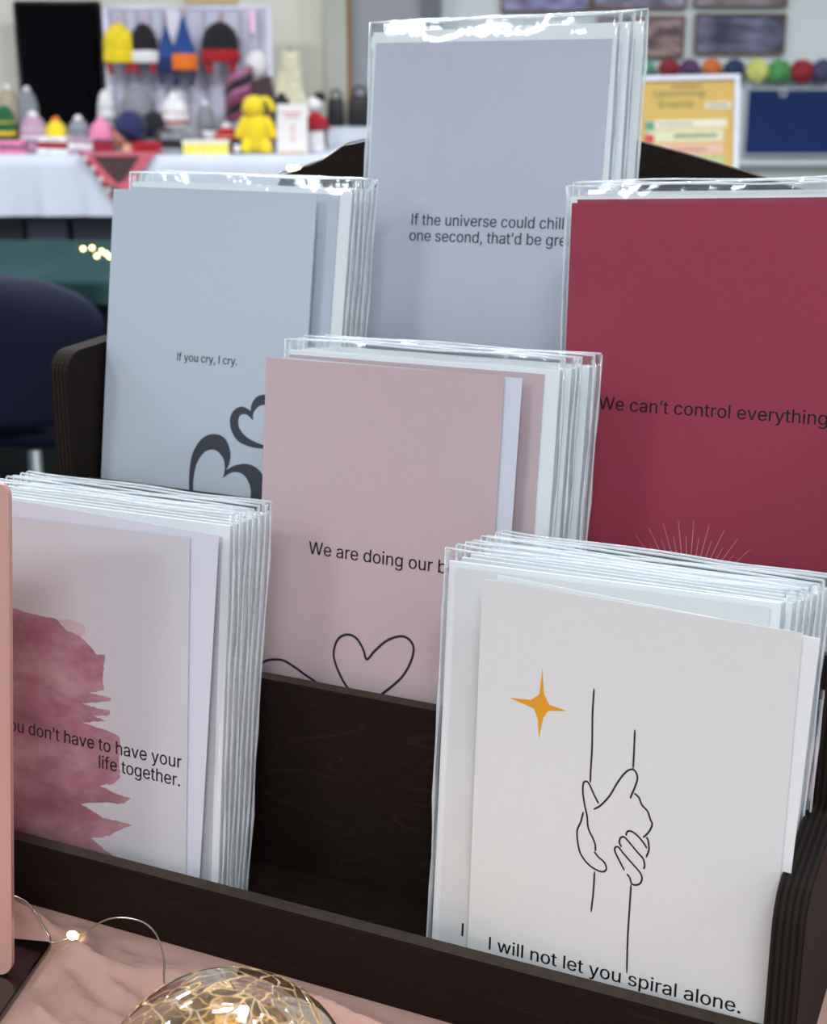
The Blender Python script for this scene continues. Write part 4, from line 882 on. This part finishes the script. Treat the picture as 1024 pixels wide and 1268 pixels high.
for i in range(12):
    k = i / 11; x = -.225 + .225 * k; z = -.33 * k ** 1.1
    bm = bmesh.new(); ball(bm, (x, -.006, z), .014, 8); obj('edge_loop', bm, WH if i % 2 else RD, t, smooth=True)
bm = bmesh.new(); box(bm, -.22, .19, .012, .22, -.004, .006); obj('blanket_top', bm, PT, t)
# dark crates under the stall
for i, (pa, lb) in enumerate([(12, 'dark grey storage crate under the left end of the stall'), (66, 'purplish grey storage crate under the stall, beside another crate'), (122, 'grey storage crate under the stall below the blanket corner')]):
    t = thing('storage_crate', lb, 'crate', T(at(pa, 280, 8.8).x, 8.8, 0))
    m = mat('crate_%d' % i, ((72, 74, 84), (104, 100, 122), (92, 92, 108))[i], .6)
    bm = bmesh.new()
    box(bm, -.12, .12, -.15, .15, 0, .01); [box(bm, *q) for q in ((-.12, -.11, -.15, .15, .01, .33), (.11, .12, -.15, .15, .01, .33), (-.11, .11, -.15, -.14, .01, .33), (-.11, .11, .14, .15, .01, .33))]
    obj('crate_body', bm, m, t); obj('lid', bbox(-.127, .127, -.157, .157, .331, .352), mat('crate_lid', (96, 96, 112), .6), t)
# display panels with hanging hats
PW = mat('panel_cloth', (190, 188, 208), .85, var=.03, scale=6); FRM = mat('white_tube', (224, 222, 240), .4)
for (pa, pb, lb) in ((126, 213, 'left lavender-white cloth hat stand with hats hung on it'), (214, 336, 'right lavender-white cloth hat stand with hats hung on it')):
    xa_, xb2 = at(pa, 60, 9.15).x, at(pb, 60, 9.15).x; z1 = at(200, 9, 9.15).z
    t = thing('hat_stand', lb, 'display stand', T((xa_ + xb2) / 2, 9.22, 0)); w = (xb2 - xa_) / 2
    obj('panel_cloth', bbox(-w + .02, w - .02, -.004, .004, .45, z1 - .01), PW, t)
    for sx in (-1, 1):
        bm = bmesh.new(); tube(bm, [(sx * (w - .015), -.004, 0), (sx * (w - .015), -.004, z1)], .014, 10); obj('upright', bm, FRM, t, smooth=True)
        bm = bmesh.new(); box(bm, sx * (w - .015) - .02, sx * (w - .015) + .02, -.14, .14, 0, .02); obj('foot', bm, FRM, t)
    bm = bmesh.new(); tube(bm, [(-w + .005, -.004, z1), (w - .005, -.004, z1)], .014, 10); obj('top_rail', bm, FRM, t, smooth=True)
    for k in range(5):
        x = -w + 2 * w * (k + .7) / 5.4; bm = bmesh.new(); tube(bm, [(x, -.02, z1 - .02), (x + .004, -.022, .9)], .004, 6); obj('hanging_tie', bm, mat('grey_tie', (140, 140, 156), .8), t)
def hung(px, y0, y1, w, m1, m2, m3, label, point=False):
    D = 9.12; p0 = at(px, y0, D); p1 = at(px, y1, D); h = p0.z - p1.z; r = w / 2 * D / 1837
    t = thing('hanging_hat', label, 'hat', T(p0.x, D - r * .45, p1.z), 'hats hung on the display panels')
    pr = [(r * .95, h * .42), (r * 1.02, h * .5), (r * .98, h * .66), (r * .8, h * .82), (r * .42, h * .95), (0, h)] if not point else [(r * .9, h * .36), (r, h * .44), (r * .62, h * .66), (r * .3, h * .86), (.006, h)]
    bm = bmesh.new(); lathe(bm, pr, 22, sy=.45); obj('crown', bm, m1, t, smooth=True)
    bm = bmesh.new(); lathe(bm, [(r * .98, h * .22), (r * 1.04, h * .26), (r * 1.04, h * .42), (r * .96, h * .46)], 22, sy=.47); obj('brim', bm, m2, t, smooth=True)
    for sx in (-1, 1):
        bm = bmesh.new(); tube(bm, smooth_path([(sx * r * .7, 0, h * .26), (sx * r * .62, -.01, h * .12), (sx * r * .55, -.01, 0)], 3), [r * .22] * 3 + [r * .18] * 3 + [r * .12], 8); obj('ear_flap', bm, m2 if m3 is None else m3, t, smooth=True)
    bm = bmesh.new(); tube(bm, [(0, 0, h - .004), (0, r * .3, h + .045)], .004, 6); obj('loop', bm, RD, t)
hung(147, 28, 92, 38, Y_, Y_, RD, 'yellow knitted hat with red ties on the left panel')
hung(178, 28, 92, 34, BK, WH, RD, 'black and white knitted hat with red ties on the left panel')
hung(206, 30, 106, 26, BL, NV, NV, 'narrow blue pointed hat at the right edge of the left panel', True)
hung(227, 20, 106, 32, BL, OR, NV, 'blue pointed hat with an orange band on the right panel', True)
hung(273, 26, 92, 46, BK, RD, RD, 'black knitted hat with a wide red lower half on the right panel')
# pink tag pinned on panel edge, white round hat
t = wthing('paper_tag', 'narrow pink paper tag on the upper right of the right panel', 'tag', 313, 40, 9.14); obj('tag_body', bbox(-.018, .018, 0, .003, 0, .13), mat('tag_pink', (236, 190, 226), .7), t)
# black curtain stand
xa_, xb2 = at(19, 60, 9.3).x, at(124, 60, 9.3).x
t = thing('black_curtain', 'tall black curtain on a rail behind the left of the stall', 'curtain', T((xa_ + xb2) / 2, 9.36, 0)); w = (xb2 - xa_) / 2
bm = bmesh.new(); n = 60; g3 = [[bm.verts.new((-w + 2 * w * i / n, .009 * sin(i * .9), z)) for i in range(n + 1)] for z in (.03, 1.0, at(50, 6, 9.36).z)]
for j in range(2):
    for i in range(n): bm.faces.new((g3[j][i], g3[j][i + 1], g3[j + 1][i + 1], g3[j + 1][i]))
o = obj('curtain_cloth', bm, mat('black_cloth', (5, 5, 9), .95, var=.1, spec=.1), t, smooth=True); md = o.modifiers.new('s', 'SOLIDIFY'); md.thickness = .004
zr = at(50, 6, 9.36).z
bm = bmesh.new(); tube(bm, [(-w, .0, zr + .012), (w, .0, zr + .012)], .014, 10); obj('rail', bm, mat('dark_steel', (60, 60, 66), .4, .7), t, smooth=True)
for sx in (-1, 1):
    bm = bmesh.new(); tube(bm, [(sx * w, 0, 0), (sx * w, 0, zr + .01)], .012, 10); obj('post', bm, mat('dark_steel', (60, 60, 66), .4, .7), t, smooth=True)
# wooden strip high on the wall
struct('trim_3', bbox(at(228, 2, 9.55).x, at(292, 2, 9.55).x, 9.57, 9.6, at(250, 5, 9.55).z, at(250, -30, 9.55).z), mat('pale_wood', (198, 172, 128), .6))
# black bags on the side table
def bag(px, w, h, label, D=9.3):
    t = thing('handbag', label, 'bag', T(at(px, 150, D).x, D, .8665)); a = w / 2 * D / 1837; hh = h * D / 1837
    bm = bmesh.new(); box(bm, -a, a, -.06, .06, 0, hh * .8, bev=.02)
    for v in bm.verts: v.co.x *= 1 - .25 * v.co.z / hh
    obj('bag_body', bm, mat('black_leather', (18, 18, 22), .5), t, smooth=True)
    bm = bmesh.new(); tube(bm, smooth_path([(-a * .5, 0, hh * .76), (-a * .4, 0, hh), (a * .4, 0, hh), (a * .5, 0, hh * .76)], 4), .008, 8); obj('handle', bm, mat('black_leather', (18, 18, 22), .5), t, smooth=True)
bag(416, 22, 42, 'black bag on the side table, the one nearer the doll'); bag(446, 30, 46, 'black bag on the side table by the door jamb')

# ================================================================ right side of the hall
def picture(px0, px1, py0, py1, label, c1, c2):
    D = 9.52; a_ = at(px0, py0, D); b_ = at(px1, py1, D); w = (b_.x - a_.x) / 2; h = a_.z - b_.z
    t = thing('framed_picture', label, 'picture', T((a_.x + b_.x) / 2, D + .01, b_.z) @ R(0, 'Y'), 'framed landscapes on the grey wall')
    m = bpy.data.materials.new('landscape_print'); m.use_nodes = True; N = m.node_tree.nodes; L = m.node_tree.links; bs = N['Principled BSDF']
    tc = N.new('ShaderNodeTexCoord'); nz = N.new('ShaderNodeTexNoise'); nz.inputs['Scale'].default_value = 9; nz.inputs['Detail'].default_value = 4
    mp = N.new('ShaderNodeMapping'); mp.inputs['Scale'].default_value = (.6, 1, 1.8); mp.inputs['Location'].default_value = (px0, 0, 0)
    L.new(tc.outputs['Object'], mp.inputs[0]); L.new(mp.outputs[0], nz.inputs['Vector'])
    r = N.new('ShaderNodeValToRGB'); r.color_ramp.elements[0].position = .38; r.color_ramp.elements[0].color = lin(c1); r.color_ramp.elements[1].position = .66; r.color_ramp.elements[1].color = lin(c2)
    L.new(nz.outputs['Fac'], r.inputs[0]); L.new(r.outputs[0], bs.inputs['Base Color']); bs.inputs['Roughness'].default_value = .4
    obj('print', bbox(-w + .012, w - .012, 0, .004, .012, h - .012), m, t)
    FB = mat('thin_brown_frame', (96, 70, 50), .5); fr = .014
    for (x0_, x1_, z0_, z1_) in ((-w, w, 0, fr), (-w, w, h - fr, h), (-w, -w + fr, fr, h - fr), (w - fr, w, fr, h - fr)):
        obj('frame_bar', bbox(x0_, x1_, -.012, .012, z0_, z1_), FB, t)
picture(621, 732, -44, 15, 'framed purplish landscape at the top above the tallest card', (84, 74, 110), (150, 150, 190))
picture(736, 850, -42, 11, 'framed dusky landscape at the top, second from the left', (82, 72, 96), (160, 160, 190))
picture(862, 975, -44, 9, 'framed landscape at the top right of the row', (84, 72, 82), (140, 130, 140))
picture(740, 846, 19, 71, 'framed brownish landscape just right of the tallest card', (72, 52, 56), (170, 140, 140))
picture(862, 971, 16, 67, 'framed dark blue landscape above the navy board', (34, 36, 62), (110, 108, 140))
# garland of coloured paper pompoms
gcols = [((90, 150, 130), 'green'), ((130, 34, 44), 'red'), ((84, 56, 96), 'purple'), ((200, 104, 56), 'orange'), ((30, 54, 88), 'navy'), ((196, 196, 110), 'lime'), ((70, 140, 80), 'leaf green'), ((136, 26, 40), 'crimson'), ((62, 60, 92), 'indigo'), ((190, 120, 60), 'amber'), ((60, 110, 130), 'teal')]
gx = [797, 828, 853, 880, 908, 937, 964, 992, 1017, 1044, 1071]
t = thing('garland', 'garland of coloured paper pompoms on the wall above the navy board', 'garland', T(at(930, 88, 9.5).x, 9.49, at(930, 88, 9.5).z))
bm = bmesh.new(); o0 = at(930, 88, 9.5); tube(bm, [(at(x, 80, 9.5).x - o0.x, .02, .035 + .004 * sin(x)) for x in gx], .004, 6); obj('string', bm, WH, t)
for i, (x, (c, nm)) in enumerate(zip(gx, gcols)):
    bm = bmesh.new(); r = (.066 if i < 5 else .074); ball(bm, (at(x, 88, 9.5).x - o0.x, -.01, (.02 if i < 5 else -.002)), r, 14, (1, .6, 1 if i > 4 else .8), lump=.25, seed=i)
    obj('pompom', bm, mat('paper_' + nm.replace(' ', '_'), c, .8, var=.35, scale=30), t, nm + ' pompom')
# navy notice board
a_ = at(926, 109, 9.5); b_ = at(1082, 193, 9.5); t = thing('notice_board', 'navy blue felt notice board on the wall right of the yellow poster', 'notice board', T((a_.x + b_.x) / 2, 9.53, b_.z)); w = (b_.x - a_.x) / 2; h = a_.z - b_.z
obj('felt', bbox(-w + .012, w - .012, 0, .01, .012, h - .012), mat('navy_felt', (4, 34, 88), .9, var=.05), t)
for (x0_, x1_, z0_, z1_) in ((-w, w, 0, .013), (-w, w, h - .013, h), (-w, -w + .013, .013, h - .013), (w - .013, w, .013, h - .013)): obj('frame_bar', bbox(x0_, x1_, -.008, .012, z0_, z1_), mat('silver_frame', (176, 180, 190), .4, .6), t)
bm = bmesh.new(); tube(bm, [(at(971, 115, 9.5).x - (a_.x + b_.x) / 2 + .022 * cos(k * pi / 8), -.006, at(971, 115, 9.5).z - b_.z + .022 * sin(k * pi / 8)) for k in range(16)], .004, 6, closed=True); obj('hook_ring', bm, WH, t)
# low grey cabinet below the board
t = thing('low_cabinet', 'grey low cabinet against the wall below the navy board', 'cabinet', T(at(985, 205, 9.3).x, 9.38, 0)); zc = at(985, 206, 9.38).z
obj('cabinet_body', bbox(-.35, .35, -.16, .16, 0, zc - .02), mat('cabinet_grey', (150, 156, 154), .6), t); obj('cabinet_top', bbox(-.36, .36, -.17, .165, zc - .0198, zc), mat('cabinet_top', (120, 124, 124), .6), t)
for sx in (-1, 1): 
    dd = obj('cabinet_door', bbox(sx * .175 - .165, sx * .175 + .165, -.172, -.1605, .05, zc - .05), mat('cabinet_door', (170, 176, 174), .6), t); obj('knob', bbox(sx * .03 - .01, sx * .03 + .01, -.19, -.1722, .4, .44), mat('steel', (180, 182, 186), .3, 1.0), dd)
# yellow poster in a white frame on a table
D = 4.5; a_ = at(788, 92, D); b_ = at(923, 92, D); w = (b_.x - a_.x) / 2; zt = a_.z; zb = .752
cloth_table('poster_table', 'white-covered table carrying the yellow framed poster', .35, 1.55, 4.28, 4.85, .745, .5, WCL, 'white cloth under the yellow framed poster')
t = thing('framed_poster', 'yellow poster with teal title in a white frame standing on a table', 'poster', T((a_.x + b_.x) / 2, D, zb) @ R(-1.2, 'Y') @ R(-6, 'X')); h = zt - zb
obj('poster_sheet', bbox(-w + .014, w - .014, 0, .003, .014, h - .014), mat('poster_yellow', (214, 176, 96), .6, var=.04, scale=12), t)
FW = mat('white_frame', (226, 228, 240), .4)
for (x0_, x1_, z0_, z1_) in ((-w, w, 0, .015), (-w, w, h - .015, h), (-w, -w + .015, .015, h - .015), (w - .015, w, .015, h - .015)): obj('frame_bar', bbox(x0_, x1_, -.008, .010, z0_, z1_), FW, t)
bm = bmesh.new(); box(bm, -.02, .02, .010, .016, .01, h * .8); obj('strut', bm, FW, t, M=R(-10, 'X'))
bm = bmesh.new(); write(bm, 'Upcoming', (-.098, h - .062), (.058, h - .062), .019, th=.0008); write(bm, 'Events', (-.080, h - .094), (.025, h - .094), .019, th=.0008)
obj('printed_title', bm, mat('teal_ink', (96, 150, 120), .6), t)
s_ = w / 67.5
def rect(px0, px1, py0, py1, c, nm, y=-.0009):
    X0_ = (px0 - 855.5) * s_; X1_ = (px1 - 855.5) * s_; Z0_ = h - (py1 - 92) * s_; Z1_ = h - (py0 - 92) * s_
    obj(nm, bbox(X0_, X1_, y, y + .0006, Z0_, Z1_), mat('print_%d_%d_%d' % c, c, .7), t)
rect(806, 908, 146, 156, (232, 226, 206), 'printed_row'); rect(808, 904, 158, 173, (222, 220, 180), 'printed_row'); rect(800, 904, 176, 189, (232, 184, 160), 'printed_row'); rect(820, 906, 191, 205, (184, 196, 140), 'printed_row'); rect(800, 904, 208, 222, (226, 200, 150), 'printed_row')
rect(806, 817, 147, 158, (88, 160, 128), 'printed_square', -.0016); rect(805, 817, 163, 173, (206, 80, 80), 'printed_square', -.0016)
rect(838, 876, 104, 107, (150, 130, 90), 'printed_line'); rect(822, 866, 150, 152, (170, 170, 160), 'printed_line'); rect(842, 896, 163, 168, (164, 168, 140), 'printed_line'); rect(836, 884, 181, 184, (196, 140, 120), 'printed_line')
rect(880, 913, 125, 133, (226, 222, 200), 'printed_tag', -.0014); rect(884, 909, 128, 130, (120, 120, 110), 'printed_line', -.0018)
# fairy lights lying on the teal table
t = thing('string_light', 'warm light string lying on the dark teal tablecloth', 'light string', T(0, 0, .742))
pts = [at(x, y, 1) for x, y in ((97, 307), (103, 308), (114, 307), (120, 317), (126, 311), (131, 314), (136, 318), (142, 317))]
pts = [Vector((p.x * k_, k_, .004)) for p in pts for k_ in [((EYE - .746) / (EYE - p.z))]]
bm = bmesh.new(); tube(bm, smooth_path(pts, 4), .0012, 5); obj('wire', bm, WIRE, t)
for p in pts[1:-1]:
    bm = bmesh.new(); ball(bm, p, .0045, 8); obj('bulb', bm, LED, t, 'small warm bulb')

# ================================================================ the blue chair
CHX = -.80; CY = 2.42
t = thing('plastic_chair', 'navy blue plastic chair with grey metal legs in front of the teal table', 'chair', T(CHX, CY, 0) @ R(180, 'Z'))
NP = mat('navy_plastic', (5, 12, 42), .75, var=.05, bump=.1, spec=.25); TB = mat('grey_tube', (110, 116, 120), .5, .6)
def shell(W, fz, fy, hw, M=None):
    pass
# back: a bowed shell seen from behind, wide and rounded at its top
bm = bmesh.new(); rows = []
for j in range(15):
    v = j / 14; z = .540 + .262 * v
    half = .278 * (1 - .30 * (1 - v) ** 1.7) * (1 - max(0, (v - .55) / .45) ** 2.6) ** .5 if v < 1 else .02
    rows.append([bm.verts.new((half * (i / 12), -.05 + .06 * (1 - (i / 12) ** 2) + .02 * (1 - v), z)) for i in range(-12, 13)])
for a_, b_ in zip(rows, rows[1:]):
    for i in range(24): bm.faces.new((a_[i], a_[i + 1], b_[i + 1], b_[i]))
o = obj('backrest', bm, NP, t, smooth=True); md = o.modifiers.new('s', 'SOLIDIFY'); md.thickness = .008
bm = bmesh.new(); box(bm, -.20, .20, -.42, -.01, .50, .535, bev=.016); obj('seat', bm, NP, t, smooth=True)
for sx in (-1, 1):
    bm = bmesh.new(); tube(bm, [(sx * .21, -.40, 0), (sx * .19, -.33, .50)], .012, 10); obj('leg', bm, TB, t, smooth=True)
    bm = bmesh.new(); tube(bm, [(sx * .150, .08, 0), (sx * .135, .0, .50)], .012, 10); obj('leg', bm, TB, t, smooth=True)
    bm = bmesh.new(); tube(bm, [(sx * .135, -.03, .52), (sx * .15, -.025, .60)], .012, 10); obj('back_support', bm, TB, t, smooth=True)
